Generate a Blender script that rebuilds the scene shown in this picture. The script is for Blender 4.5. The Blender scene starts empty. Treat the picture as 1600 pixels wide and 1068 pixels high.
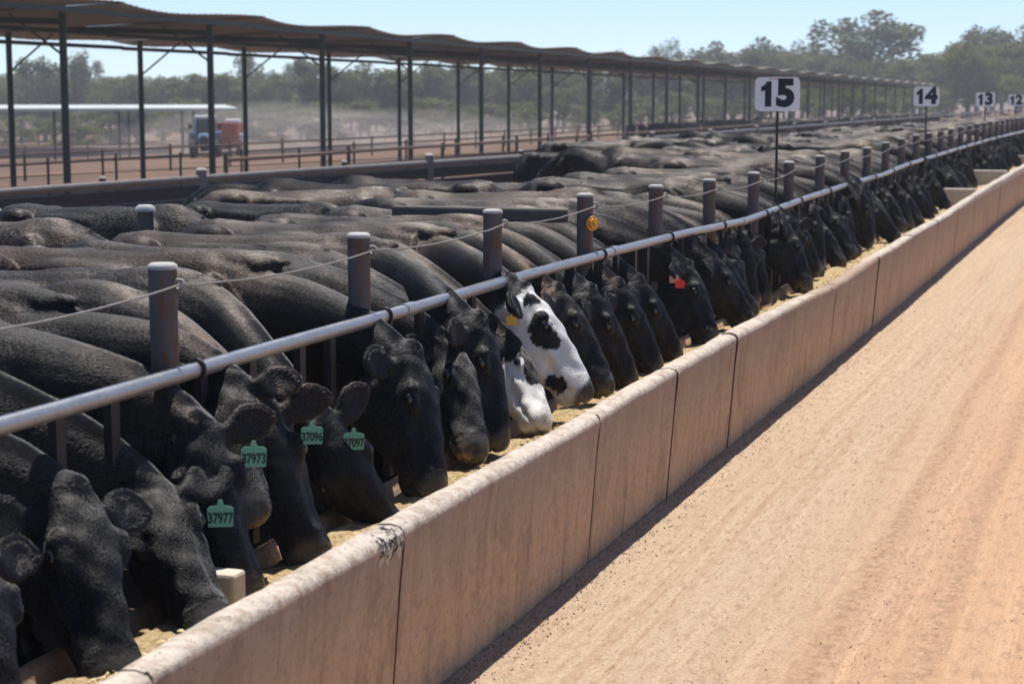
import bpy, bmesh, math, random
import numpy as np
from mathutils import Vector, Matrix, noise
random.seed(7); rng = np.random.default_rng(7)
scn = bpy.context.scene
COL = scn.collection
R = math.radians
V = Vector
LIN = lambda h: tuple(((c/255/12.92) if c/255 <= .04045 else ((c/255+.055)/1.055)**2.4) for c in h)

# ------------------------------------------------------------------ helpers
def tag(o, label=None, cat=None, group=None, kind=None):
    if label: o['label'] = label
    if cat: o['category'] = cat
    if group: o['group'] = group
    if kind: o['kind'] = kind
    return o
def empty(name, loc, rz=0):
    o = bpy.data.objects.new(name, None); COL.objects.link(o)
    o.location = loc; o.rotation_euler = (0, 0, rz); o.empty_display_size = .2
    return o
def frame_of(t, up=V((0, 0, 1))):
    t = t.normalized()
    if abs(t.dot(up)) > .98: up = V((0, 1, 0))
    s = t.cross(up).normalized(); u = s.cross(t).normalized()
    return t, s, u
class MB:
    def __init__(s): s.v = []; s.f = []; s.m = []; s.sm = []
    def add(s, vs, fs, mi=0, smooth=False):
        b = len(s.v); s.v += [tuple(p) for p in vs]
        for f in fs: s.f.append([b+i for i in f]); s.m.append(mi); s.sm.append(smooth)
        return s
    def box(s, c, d, mi=0, rz=0, M=None, bev=0):
        x, y, z = d[0]/2, d[1]/2, d[2]/2
        if bev:
            bm = bmesh.new(); bmesh.ops.create_cube(bm, size=1)
            for v in bm.verts: v.co = V((v.co.x*d[0], v.co.y*d[1], v.co.z*d[2]))
            bmesh.ops.bevel(bm, geom=bm.edges[:], offset=bev, segments=2, affect='EDGES', profile=.5)
            bm.verts.index_update()
            vs = [v.co.copy() for v in bm.verts]; fs = [[v.index for v in f.verts] for f in bm.faces]; bm.free()
        else:
            vs = [V((a*x, b*y, e*z)) for a in (-1, 1) for b in (-1, 1) for e in (-1, 1)]
            fs = [(0, 1, 3, 2), (4, 6, 7, 5), (0, 4, 5, 1), (2, 3, 7, 6), (0, 2, 6, 4), (1, 5, 7, 3)]
        Q = Matrix.Translation(c) @ (M if M is not None else Matrix.Rotation(rz, 4, 'Z'))
        return s.add([Q @ v for v in vs], fs, mi)
    def tube(s, pts, r, n=10, mi=0, cap=True, smooth=True):
        pts = [V(p) for p in pts]; rs = r if isinstance(r, (list, tuple)) else [r]*len(pts)
        vs = []; fs = []
        for i, p in enumerate(pts):
            t = (pts[min(i+1, len(pts)-1)]-pts[max(i-1, 0)])
            _, a, u = frame_of(t)
            for k in range(n):
                an = 2*math.pi*k/n; vs.append(p+(a*math.cos(an)+u*math.sin(an))*rs[i])
        for i in range(len(pts)-1):
            for k in range(n):
                fs.append((i*n+k, i*n+(k+1) % n, (i+1)*n+(k+1) % n, (i+1)*n+k))
        s.add(vs, fs, mi, smooth)
        if cap:
            b = len(s.v)-len(vs)
            s.f += [[b+k for k in range(n)][::-1], [b+(len(pts)-1)*n+k for k in range(n)]]; s.m += [mi]*2; s.sm += [False]*2
        return s
    def loft(s, secs, n=20, e=2.2, mi=0):
        """secs: (centre, lateral vec, up vec, half width, half height) ; closed with caps"""
        vs = []; fs = []
        for c, a, u, w, h in secs:
            for k in range(n):
                an = 2*math.pi*k/n; ca, sa = math.cos(an), math.sin(an)
                x = math.copysign(abs(ca)**(2/e), ca); y = math.copysign(abs(sa)**(2/e), sa)
                vs.append(V(c)+a*(w*x)+u*(h*y))
        m = len(secs)
        for i in range(m-1):
            for k in range(n): fs.append((i*n+k, i*n+(k+1) % n, (i+1)*n+(k+1) % n, (i+1)*n+k))
        fs.append(tuple(range(n))[::-1]); fs.append(tuple((m-1)*n+k for k in range(n)))
        return s.add(vs, fs, mi, True)
    def ell(s, c, ax, r, nu=14, nv=9, mi=0):
        """ellipsoid, ax = three unit axes, r = three radii"""
        vs = []; fs = []; c = V(c)
        for j in range(1, nv):
            ph = math.pi*j/nv
            for k in range(nu):
                th = 2*math.pi*k/nu
                vs.append(c+ax[0]*(r[0]*math.sin(ph)*math.cos(th))+ax[1]*(r[1]*math.sin(ph)*math.sin(th))+ax[2]*(r[2]*math.cos(ph)))
        top = len(vs); vs.append(c+ax[2]*r[2]); vs.append(c-ax[2]*r[2])
        for j in range(nv-2):
            for k in range(nu): fs.append((j*nu+k, (j+1)*nu+k, (j+1)*nu+(k+1) % nu, j*nu+(k+1) % nu))
        for k in range(nu):
            fs.append((top, k, (k+1) % nu)); fs.append((top+1, (nv-2)*nu+(k+1) % nu, (nv-2)*nu+k))
        return s.add(vs, fs, mi, True)
    def mesh(s, name):
        me = bpy.data.meshes.new(name); me.from_pydata(s.v, [], s.f); me.update()
        me.polygons.foreach_set('material_index', s.m); me.polygons.foreach_set('use_smooth', s.sm)
        if any(s.sm) and not all(s.sm):
            sh_ = np.zeros(len(me.edges), bool); le = np.empty(len(me.loops), np.int32); me.loops.foreach_get('edge_index', le)
            for p in me.polygons:
                if not p.use_smooth: sh_[le[p.loop_start:p.loop_start+p.loop_total]] = True
            me.attributes.new('sharp_edge', 'BOOLEAN', 'EDGE').data.foreach_set('value', sh_)
        return me
    def build(s, name, mats, parent=None, loc=None):
        me = s.mesh(name)
        for m in (mats if isinstance(mats, (list, tuple)) else [mats]): me.materials.append(m)
        o = bpy.data.objects.new(name, me); COL.objects.link(o)
        if parent: o.parent = parent
        if loc is not None: o.location = loc
        return o
AX = (V((1, 0, 0)), V((0, 1, 0)), V((0, 0, 1)))
def link_copy(o, parent=None, loc=None):
    c = o.copy(); COL.objects.link(c)
    if parent is not None: c.parent = parent
    if loc is not None: c.location = loc
    for ch in list(o.children): link_copy(ch, c)
    return c

# ------------------------------------------------------------------ materials
class Mat:
    def __init__(s, name, rough=.6, color=(.5, .5, .5), metal=0, spec=.5):
        s.m = bpy.data.materials.new(name); s.m.use_nodes = True; s.t = s.m.node_tree
        s.b = s.t.nodes['Principled BSDF']
        s.b.inputs['Roughness'].default_value = rough; s.b.inputs['Base Color'].default_value = (*color, 1)
        s.b.inputs['Metallic'].default_value = metal; s.b.inputs['Specular IOR Level'].default_value = spec
        s.co = None
    def n(s, typ, **kw):
        x = s.t.nodes.new(typ)
        for k, v in kw.items():
            if k[0] == '_': setattr(x, k[1:], v)
            else: s.set(x.inputs[k.replace('__', ' ')], v)
        return x
    def set(s, inp, v):
        if hasattr(v, 'is_linked') or isinstance(v, bpy.types.NodeSocket): s.t.links.new(v, inp)
        elif isinstance(v, tuple) and len(v) == 3 and inp.type == 'RGBA': inp.default_value = (*v, 1)
        else: inp.default_value = v
    def coords(s, scale=(1, 1, 1), attr=None, world=False):
        if attr: src = s.n('ShaderNodeAttribute', _attribute_name=attr).outputs['Vector']
        elif world: src = s.n('ShaderNodeNewGeometry').outputs['Position']
        else: src = s.n('ShaderNodeTexCoord').outputs['Object']
        return s.n('ShaderNodeMapping', Vector=src, Scale=scale).outputs[0]
    def noise(s, vec, scale=5, detail=4, rough=.55, dist=0):
        return s.n('ShaderNodeTexNoise', Vector=vec, Scale=scale, Detail=detail, Roughness=rough, Distortion=dist).outputs['Fac']
    def ramp(s, fac, stops):
        x = s.n('ShaderNodeValToRGB', Fac=fac); e = x.color_ramp.elements
        while len(e) < len(stops): e.new(.5)
        for i, (p, c) in enumerate(stops):
            e[i].position = p; e[i].color = (*c, 1) if isinstance(c, tuple) else (c, c, c, 1)
        return x.outputs['Color']
    def mix(s, fac, a, b, blend='MIX'):
        x = s.t.nodes.new('ShaderNodeMix'); x.data_type = 'RGBA'; x.blend_type = blend
        s.set(x.inputs['Factor'], fac); s.set(x.inputs[6], a); s.set(x.inputs[7], b)
        return x.outputs[2]
    def math(s, op, a, b=0.):
        x = s.t.nodes.new('ShaderNodeMath'); x.operation = op
        s.set(x.inputs[0], a); s.set(x.inputs[1], b); return x.outputs[0]
    def color(s, v): s.set(s.b.inputs['Base Color'], v)
    def rough(s, v): s.set(s.b.inputs['Roughness'], v)
    def bump(s, h, dist=.01, strength=1):
        x = s.n('ShaderNodeBump', Height=h, Distance=dist, Strength=strength)
        if s.b.inputs['Normal'].is_linked: s.t.links.new(s.b.inputs['Normal'].links[0].from_socket, x.inputs['Normal'])
        s.t.links.new(x.outputs[0], s.b.inputs['Normal'])

def simple(name, c, rough=.6, metal=0, var=.25, scale=8, bump=.002, spec=.4):
    k = Mat(name, rough, c, metal, spec); co = k.coords()
    f = k.noise(co, scale, 5)
    k.color(k.mix(f, tuple(x*(1-var) for x in c), tuple(min(1, x*(1+var)) for x in c)))
    k.bump(k.noise(co, scale*6, 4), bump)
    return k.m

# road: compacted orange-tan dirt with wheel streaks along its length
k = Mat('road_dirt', .95, spec=.15)
wc = k.coords(world=True); st = k.coords((2.2, .06, 1), world=True)
big = k.noise(k.coords((.5, .16, 1), world=True), 1.1, 4); streak = k.noise(st, 3.2, 6, .6); fine = k.noise(wc, 60, 5, .7); mid = k.noise(wc, 5, 5, .65)
base = k.ramp(big, [(.3, (.46, .315, .205)), (.55, (.52, .325, .195)), (.75, (.57, .33, .18))])
base = k.mix(k.ramp(streak, [(.38, 0.), (.62, 1.)]), k.mix(.4, base, (.38, .24, .15)), base)
base = k.mix(k.ramp(mid, [(.50, 0.), (.72, .6)]), base, (.40, .28, .19))
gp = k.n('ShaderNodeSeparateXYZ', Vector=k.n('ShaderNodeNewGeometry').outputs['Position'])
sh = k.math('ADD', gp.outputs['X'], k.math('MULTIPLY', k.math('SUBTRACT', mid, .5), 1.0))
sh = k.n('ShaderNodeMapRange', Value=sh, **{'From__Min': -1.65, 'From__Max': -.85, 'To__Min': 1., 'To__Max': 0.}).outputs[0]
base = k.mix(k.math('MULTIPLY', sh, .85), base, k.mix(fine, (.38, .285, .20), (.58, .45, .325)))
base = k.mix(k.ramp(fine, [(.35, .75), (.6, 0.)]), base, k.mix(.5, base, (.22, .14, .09)))
bend = k.n('ShaderNodeVectorMath', _operation='ADD').outputs[0]
nb_ = bend.node; k.t.links.new(k.n('ShaderNodeNewGeometry').outputs['Position'], nb_.inputs[0]); k.t.links.new(k.n('ShaderNodeCombineXYZ', X=k.math('MULTIPLY', k.noise(k.coords((.25, .10, 1), world=True), 1., 2), .35)).outputs[0], nb_.inputs[1])
trk = k.noise(k.n('ShaderNodeMapping', Vector=bend, Scale=(9, .12, 1)).outputs[0], 2.0, 5, .7)
lanes = k.noise(k.coords((1.5, .03, 1), world=True), 1.7, 2, .5)
base = k.mix(k.math('MULTIPLY', k.ramp(trk, [(.38, 1.), (.52, 0.)]), k.ramp(lanes, [(.42, .0), (.60, .62)])), base, (.35, .215, .135))
base = k.mix(k.math('MULTIPLY', k.ramp(trk, [(.54, 0.), (.70, 1.)]), .30), base, (.64, .45, .31))
tread = k.noise(k.coords((10, 2.2, 1), world=True), 3.0, 4, .7)
base = k.mix(k.math('MULTIPLY', k.ramp(tread, [(.34, 1.), (.44, 0.)]), k.ramp(lanes, [(.46, .0), (.58, .85)])), base, (.24, .14, .085))
k.bump(trk, .03, .6)
tx_ = k.n('ShaderNodeSeparateXYZ', Vector=bend).outputs['X']
tr_ = k.n('ShaderNodeMapRange', Value=tx_, **{'From__Min': -1.3, 'From__Max': .9, 'To__Min': 0., 'To__Max': 1.}).outputs[0]
Z_ = 0.
tk_ = k.ramp(tr_, [(0., Z_), (.13, Z_), (.165, 1.), (.20, Z_), (.30, Z_), (.335, .8), (.37, Z_), (.50, Z_), (.55, 1.), (.60, Z_), (.66, Z_), (.70, .9), (.74, Z_), (.84, Z_), (.88, .8), (.93, Z_)])
orange = k.n('ShaderNodeMapRange', Value=tx_, **{'From__Min': -1.2, 'From__Max': -.1, 'To__Min': 0., 'To__Max': .55}).outputs[0]
base = k.mix(orange, base, k.mix(trk, (.50, .27, .145), (.66, .40, .235)))
dash = k.noise(k.coords((7, 5.5, 1), world=True), 3.0, 5, .72)
base = k.mix(k.math('MULTIPLY', tk_, k.ramp(dash, [(.44, 1.), (.54, 0.)])), base, (.235, .135, .08))
base = k.mix(k.math('MULTIPLY', tk_, .5), base, (.40, .25, .155))
g2 = k.noise(k.coords((1.6, .5, 1), world=True), 14, 5, .7)
base = k.mix(k.ramp(g2, [(.36, .55), (.5, 0.)]), base, (.30, .19, .12))
base = k.mix(k.ramp(k.noise(wc, 130, 3, .6), [(.55, 0.), (.75, .6)]), base, (.66, .50, .36))
base = k.mix(k.ramp(k.noise(wc, 85, 2, .6), [(.27, .9), (.36, 0.)]), base, (.16, .10, .065))
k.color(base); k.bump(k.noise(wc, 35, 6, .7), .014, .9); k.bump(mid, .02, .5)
M_road = k.m

k = Mat('pen_soil', 1, spec=.1); wc = k.coords(world=True)
a = k.noise(wc, .12, 6, .6); b = k.noise(wc, 1.3, 5)
c = k.ramp(a, [(.3, (.09, .062, .047)), (.5, (.155, .098, .07)), (.7, (.25, .15, .10))])
k.color(k.mix(k.ramp(b, [(.4, 0.), (.7, .7)]), c, (.09, .065, .05))); k.bump(b, .05)
M_soil = k.m

# concrete of the bunk
k = Mat('bunk_concrete', .9, spec=.2); co = k.coords(world=True)
sp = k.n('ShaderNodeSeparateXYZ', Vector=k.n('ShaderNodeNewGeometry').outputs['Position'])
blot = k.noise(co, 2.2, 6, .62); fine = k.noise(co, 28, 5, .7)
vst = k.noise(k.coords((9, 9, .55), world=True), 1.6, 5, .65)
c = k.mix(blot, (.37, .26, .175), (.48, .335, .225))
zed = k.math('ADD', sp.outputs['Z'], k.math('MULTIPLY', k.math('SUBTRACT', vst, .5), .30))
low = k.n('ShaderNodeMapRange', Value=zed, **{'From__Min': .50, 'From__Max': .25, 'To__Min': 0., 'To__Max': 1.}).outputs[0]
c = k.mix(k.math('MULTIPLY', low, .75), c, (.58, .355, .215))
top = k.n('ShaderNodeMapRange', Value=k.math('ADD', zed, k.math('MULTIPLY', k.math('SUBTRACT', blot, .5), .25)), **{'From__Min': .50, 'From__Max': .60, 'To__Min': 0., 'To__Max': 1.}).outputs[0]
c = k.mix(k.math('MULTIPLY', top, .5), c, (.31, .235, .19))
lip = k.n('ShaderNodeMapRange', Value=sp.outputs['Z'], **{'From__Min': .655, 'From__Max': .675, 'To__Min': 0., 'To__Max': 1.}).outputs[0]
c = k.mix(lip, c, k.mix(fine, (.44, .38, .32), (.60, .53, .45)))  # paler zone paints the sunlit top edge into the concrete colour
c = k.mix(k.ramp(vst, [(.30, .75), (.5, 0.)]), c, (.30, .20, .145))
c = k.mix(k.ramp(fine, [(.32, .5), (.5, 0.)]), c, (.20, .15, .115))
pits = k.noise(co, 55, 3, .6); c = k.mix(k.ramp(pits, [(.28, .8), (.36, 0.)]), c, (.10, .075, .06))
scr = k.noise(k.coords((14, 3, 5), world=True), 3.5, 5, .7, 1.2); c = k.mix(k.ramp(scr, [(.60, 0.), (.70, .5)]), c, (.44, .37, .31)); c = k.mix(k.ramp(scr, [(.30, .55), (.40, 0.)]), c, (.17, .115, .085))
dr1 = k.noise(k.coords((2.6, 2.2, 1.5), world=True), 1.7, 6, .70, .8); c = k.mix(k.ramp(dr1, [(.52, 0.), (.68, .55)]), c, (.20, .13, .085)); c = k.mix(k.ramp(dr1, [(.30, .5), (.42, 0.)]), c, (.50, .37, .26))
k.color(c); k.bump(fine, .006); k.bump(pits, .004); k.bump(blot, .03, .6)
M_conc = k.m
k = Mat('chipped_concrete', .95, spec=.1); co = k.coords(world=True)
k.color(k.ramp(k.noise(co, 22, 5, .75), [(.46, (.03, .026, .024)), (.53, (.50, .44, .38))])); k.bump(k.noise(co, 30, 4), .02)
M_chip = k.m
M_pale = simple('pale_concrete', (.50, .44, .37), .9, var=.25, scale=12)
M_joint = simple('joint_gap', (.045, .03, .022), .95)

# galvanised rail and dark weathered posts
k = Mat('galvanised_pipe', .38, metal=.75); co = k.coords(world=True)
f = k.noise(co, 9, 5, .65); g = k.noise(k.coords((3, 1, 3), world=True), 30, 4, .7)
c = k.mix(f, (.30, .30, .32), (.46, .46, .47)); c = k.mix(k.ramp(g, [(.58, 0.), (.7, .7)]), c, (.16, .12, .10))
k.color(c); k.rough(k.mix(f, (.34,)*3, (.52,)*3)); k.bump(g, .002)
M_galv = k.m
k = Mat('post_steel', .8, metal=.0, spec=.2); co = k.coords(world=True)
f = k.noise(co, 6, 6, .65); g = k.noise(k.coords((5, 5, 1.2), world=True), 7, 5, .6)
c = k.mix(f, (.075, .072, .072), (.13, .124, .122)); c = k.mix(k.ramp(g, [(.50, 0.), (.62, .9)]), c, (.14, .065, .04))
k.color(c); k.rough(k.mix(g, (.70,)*3, (.88,)*3)); k.bump(g, .003)
M_post = k.m
M_cap = simple('post_cap_cement', (.38, .37, .36), .75, var=.4, scale=14)
M_bar = simple('stanchion_steel', (.025, .023, .024), .55, .2)
M_band = simple('clamp_steel', (.035, .03, .03), .5, .4)
M_wire = simple('fence_wire', (.28, .265, .25), .5, .5, scale=40)
M_rust = simple('rusty_rail', (.11, .072, .055), .8, .1, var=.5, scale=5)
M_pipe2 = simple('pen_rail_steel', (.16, .15, .145), .5, .4, var=.4, scale=5)
M_dark = simple('dark_rail_steel', (.075, .068, .06), .7, 0, var=.4, scale=5)
M_green = simple('shade_post_paint', (.016, .036, .028), .5, 0, var=.3, scale=3)
M_brace = simple('shade_brace_steel', (.10, .11, .10), .55, .2)
k = Mat('shade_sheet', .55, metal=.0, spec=.4); co = k.coords()
f = k.noise(co, .7, 5, .6); k.color(k.mix(f, (.26, .22, .18), (.38, .34, .29))); k.bump(k.noise(co, 9, 3), .004)
M_sheet = k.m
M_white = simple('far_roof_white', (.46, .48, .46), .5, var=.1)
M_sign = simple('sign_white', (.90, .90, .91), .45, var=.07, scale=12)
M_navy = simple('sign_navy', (.010, .013, .035), .5, var=.2)
M_red = simple('sign_red', (.5, .06, .05), .5)
M_yell = simple('yellow_plastic', (.66, .32, .03), .45, var=.15)
M_green_tag = simple('tag_green', (.15, .40, .27), .5, var=.12, scale=60, bump=.0005)
M_tag_ink = simple('tag_ink', (.008, .03, .022), .5)
M_ytag = simple('tag_yellow', (.62, .36, .05), .5, var=.15, scale=60, bump=.0005)
M_rtag = simple('tag_red', (.75, .03, .02), .45, var=.15, scale=60, bump=.0005)
M_wtag = simple('tag_cream', (.55, .47, .36), .5, var=.15, scale=60, bump=.0005)
k = Mat('feed_ration', 1, spec=.1); co = k.coords(world=True)
f = k.noise(co, 45, 5, .75); k.color(k.ramp(f, [(.3, (.20, .13, .06)), (.48, (.44, .32, .17)), (.65, (.62, .49, .30))])); k.bump(f, .02)
M_feed = k.m
M_flake = simple('feed_flakes', (.60, .47, .28), .9, var=.4, scale=30)
M_stone = simple('gravel_stone', (.27, .19, .135), .95, var=.55, scale=2.5)
M_clod = simple('dirt_clod', (.36, .23, .15), .95, var=.5, scale=2)
M_rubber = simple('tyre_rubber', (.03, .028, .027), .85)
M_tblue = simple('tractor_paint', (.15, .26, .40), .35, var=.1)
M_cabroof = simple('cab_roof_white', (.72, .70, .70), .5)
M_wagon = simple('wagon_red', (.42, .045, .030), .5, var=.2)
M_glass = Mat('cab_glass', .08, (.03, .05, .055), 0, .8).m
M_lamp = Mat('lamp_glass', .1, (.7, .72, .7), 0, .8).m
M_trunk = simple('eucalypt_bark', (.20, .165, .135), .9, var=.5, scale=1.5)

# cattle coat
k = Mat('cattle_coat', .5, spec=.14)
pa = k.n('ShaderNodeAttribute', _attribute_name='paint'); ps = k.n('ShaderNodeSeparateColor', Color=pa.outputs['Color'])
fsep = k.n('ShaderNodeSeparateXYZ', Vector=k.n('ShaderNodeAttribute', _attribute_name='fur').outputs['Vector'])
co = k.coords(); oi = k.n('ShaderNodeObjectInfo').outputs['Random']
wrp = k.math('MULTIPLY', k.math('SUBTRACT', k.noise(co, 7, 3, .6), .5), .10)
fv = k.n('ShaderNodeCombineXYZ', X=k.math('ADD', fsep.outputs['X'], wrp), Y=fsep.outputs['Y']).outputs[0]
mp = lambda sc: k.n('ShaderNodeMapping', Vector=fv, Scale=sc).outputs[0]
hair = k.noise(mp((120, 9, 0)), 1.0, 3, .6, .6)
hair2 = k.noise(mp((46, 7, 0)), 1.0, 4, .65, .8)
fold = k.math('MULTIPLY', k.noise(mp((16, 3.0, 0)), 1.7, 4, .62, 1.3), fsep.outputs['Z'])
patch = k.noise(co, 2.4, 5, .6); clump = k.noise(co, 11, 5, .65, .5)
blk = k.mix(k.ramp(patch, [(.45, 0.), (.72, 1.)]), (.0022, .0022, .0025), k.mix(oi, (.0045, .004, .004), (.014, .008, .005)))
st = k.math('MULTIPLY', k.ramp(hair, [(.46, 0.), (.66, 1.)]), k.ramp(k.noise(co, 4.5, 4, .6, .4), [(.38, .10), (.64, 1.)]))
blk = k.mix(st, blk, (.020, .020, .0225))  # faint hair highlights painted as paler streaks in the coat colour
du = k.math('MULTIPLY', ps.outputs['Blue'], k.ramp(k.math('ADD', k.noise(co, 3.6, 6, .68), k.math('MULTIPLY', k.math('SUBTRACT', oi, .5), .3)), [(.46, 0.), (.74, .85)]))
blk = k.mix(du, blk, k.mix(oi, (.046, .043, .043), (.090, .054, .037)))
wht = k.mix(hair2, (.50, .48, .45), (.76, .74, .71)); wht = k.mix(k.ramp(clump, [(.55, 0.), (.8, .6)]), wht, (.34, .29, .25))
c = k.mix(ps.outputs['Red'], blk, wht)
c = k.mix(ps.outputs['Green'], c, k.mix(k.noise(co, 60, 3), (.020, .019, .020), (.095, .088, .082)))
fl = k.math('MULTIPLY', pa.outputs['Alpha'], k.ramp(k.noise(co, 38, 4, .7), [(.42, 0.), (.54, 1.)]))
c = k.mix(fl, c, (.33, .22, .105))
k.color(c)
k.rough(k.mix(ps.outputs['Green'], k.mix(clump, (.40,)*3, (.58,)*3), (.24,)*3))
k.bump(hair, .0015, .4); k.bump(fold, .006, .3)
M_coat = k.m
k = Mat('coat_hair'); k.t.nodes.remove(k.b)
hb = k.t.nodes.new('ShaderNodeBsdfHairPrincipled'); hb.model = 'CHIANG'; hb.parametrization = 'COLOR'
k.t.links.new(k.n('ShaderNodeAttribute', _attribute_name='tone').outputs['Color'], hb.inputs['Color'])
hb.inputs['Roughness'].default_value = .28; hb.inputs['Radial Roughness'].default_value = .55; hb.inputs['Coat'].default_value = 0.
k.t.links.new(hb.outputs[0], k.t.nodes['Material Output'].inputs['Surface']); M_hair = k.m
M_eye = Mat('cattle_eye', .06, (.006, .004, .003), 0, .8).m

# ------------------------------------------------------------------ terrain
def gz(x, y):
    L = -x
    z = -.02
    if L > 9: z -= .036*(min(L, 125)-9)
    if L > 125: z -= .004*(min(L, 500)-125)
    return z
def und(s):   # the whole lane rises and sinks a little along its length
    xs = [0, 7, 11, 13, 15, 17.5, 20.5, 23.5, 26, 29, 34, 40, 50, 70, 400]
    ys = [0, 0, .0, -.02, -.06, -.02, .0, .0, .045, .06, .08, .10, .09, .1, .1]
    return float(np.interp(s, xs, ys))
def grid(name, xs, ys, fz, m):
    vs = [(x, y, fz(x, y)) for y in ys for x in xs]; n = len(xs)
    fs = [(j*n+i, j*n+i+1, (j+1)*n+i+1, (j+1)*n+i) for j in range(len(ys)-1) for i in range(n-1)]
    return MB().add(vs, fs, 0, True).build(name, m)
gx = [-3000, -1500, -800, -500, -300, -200, -125]+list(range(-110, -9, 10))+[-9, -6, -3, 4, 20, 60, 200, 600, 1500, 3000]
gy = [-300, -100, -30, 0, 30, 60, 100, 150, 200, 300, 400, 600, 1000, 2000, 4000]
tag(grid('ground', gx, gy, lambda x, y: gz(x, y)-(.12 if x > -3.1 else 0), M_soil), kind='structure')
def rz_(x, y):
    z = .0+.35*und(y) if y > 12 else 0
    z += .010*noise.noise((x*1.7, y*.25, 3.3))+.012*noise.noise((x*6, y*.5, 1.3))*(.3 if x < -1.6 else 1)
    z += .006*noise.noise((x*9, y*9, 8.1))
    return z
rx = [-2.6]+list(np.arange(-2.36, .95, .045))+list(np.arange(1, 7.1, .5))
ry = list(np.arange(2.5, 20, .07))+list(np.arange(20, 60, .4))+list(np.arange(60, 420, 8))
tag(grid('road', rx, ry, rz_, M_road), kind='structure')

# loose stones along the foot of the bunk and clods on the lane
def scatter(name, m, n, fx, fy, r0, r1):
    mb = MB()
    for i in range(n):
        y = fy(); x = fx(); r = random.uniform(r0, r1)**1.0*random.choice((.6, .8, 1, 1.3))
        Q = Matrix.Rotation(random.random()*6.3, 3, 'Z') @ Matrix.Rotation(random.random(), 3, 'X')
        a = [V((1, 0, 0)), V((-.5, .8, 0)), V((-.4, -.9, .1)), V((0, .1, .8)), V((.1, 0, -.7))]
        z = rz_(x, y)+r*.3
        vs = [V((x, y, z))+Q @ (p*r*random.uniform(.7, 1.2)) for p in a]
        mb.add(vs, [(0, 1, 3), (1, 2, 3), (2, 0, 3), (1, 0, 4), (2, 1, 4), (0, 2, 4)])
    o = mb.build(name, m); return tag(o, kind='stuff')
tag(scatter('gravel', M_stone, 9000, lambda: -2.36+abs(random.gauss(0, .13)), lambda: 4+36*random.random()**1.7, .002, .0065), 'loose gravel lying along the foot of the concrete bunk', 'gravel')
tag(scatter('dirt_clods', M_clod, 7000, lambda: random.choice((random.uniform(-2.2, .5), random.gauss(-.95, .07), random.gauss(-.35, .06), random.gauss(-1.5, .12))), lambda: 4+26*random.random()**1.5, .0015, .005), 'scattered small dirt clods on the orange lane', 'dirt')

# ------------------------------------------------------------------ feed bunk
bunk = tag(empty('feed_bunk', (0, 0, 0)), 'long concrete feed bunk of jointed slabs beside the dirt lane', 'feed bunk')
prof = [(2.34, -.15), (2.335, .0), (2.315, .25), (2.295, .50), (2.284, .60), (2.279, .652), (2.282, .674), (2.295, .689), (2.33, .696), (2.372, .691), (2.390, .674), (2.396, .625), (2.41, .55), (2.46, .34), (2.56, .24), (2.90, .24), (2.98, .30), (3.01, .40), (3.025, .435), (3.055, .45), (3.09, .435), (3.10, .38), (3.10, -.15)]
joints = [2.2, 3.9, 5.55, 7.88, 9.35, 10.85, 14.6, 17.1, 19.6, 22.1, 24.6, 27.1, 29.6, 32.1, 34.6, 37.1, 39.6, 42.1, 44.6, 47.1, 49.6, 52.1, 57, 62, 67, 77, 90, 110, 140]
for a, b in zip(joints, joints[1:]):
    mb = MB(); g = .0045; n = max(3, int((b-a)/(.06 if a < 15 else .2 if a < 55 else 2)))
    off = random.uniform(-.006, .006); offz = random.uniform(-.006, .008)
    vs = []; fs = []; m = len(prof)
    for i in range(n+1):
        s = a+g+(b-a-2*g)*i/n
        e = min(i, n-i)*(b-a)/n
        rnd = -.012*math.exp(-e/.03)*random.random()
        for j, (L, z) in enumerate(prof):
            w = 1 if z > .2 else .3
            nx = .006*noise.noise((s*2.1, j*.35, 1.7))+.0025*noise.noise((s*14, j*1.3, 4.2))
            nzz = .013*noise.noise((s*.9, j*.15, 9.7))+.006*noise.noise((s*2.6, j*.2, 3.7))+.003*noise.noise((s*11, j*.9, 2.2))
            zz = z+(und(s)+offz+(rnd if 5 <= j <= 11 else 0)+nzz)*(w if z > 0 else .4)
            vs.append((-(L+off+nx), s, zz))
    for i in range(n):
        for j in range(m-1): fs.append((i*m+j, i*m+j+1, (i+1)*m+j+1, (i+1)*m+j))
    mb.add(vs, fs, 0, True)
    mb.add(vs[:m], [tuple(range(m))[::-1]]); mb.add(vs[n*m:], [tuple(range(m))])
    mb.build('bunk_slab', M_conc, bunk)
for s in joints[1:-4]:
    pts = [(-(L+.0035), s, z*1+und(s)*(1 if z > .2 else .3)) for L, z in prof[1:8]]
    MB().tube(pts, .0065, 6).build('joint_seal', M_joint, bunk)
# broken corner at one joint
mb = MB(); vs = []; fs = []
for i in range(9):
    s = 5.33+.23*i/8
    for j in range(8):
        L, z = prof[4+j]
        if j == 0: L, z = 2.289, .56+.02*(i % 3)
        c = .003+.004*random.random()
        if i in (0, 8) or j in (0, 7): c = -.003
        dz = und(s)
        vs.append((-(L-c if j < 3 else L), s+random.uniform(-.008, .008), z+dz+(c if j >= 2 else 0)+random.uniform(-.002, .002)))
for i in range(8):
    for j in range(7): fs.append((i*8+j, i*8+j+1, (i+1)*8+j+1, (i+1)*8+j))
mb.add(vs, fs); mb.build('chipped_patch', M_chip, bunk)
for s, h in ((5.30, .56), (28.7, .76), (35.2, .80), (44.7, .8)):
    mb = MB(); z0 = .24; w = .09
    if h < .7: mb.box((-2.88, s, (z0+h)/2), (.24, w, h-z0), bev=.012)
    else: mb.box((-2.72, s, (z0+h)/2), (.62, .12, h-z0), bev=.02)
    mb.build('bunk_divider', M_pale, bunk)

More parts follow.
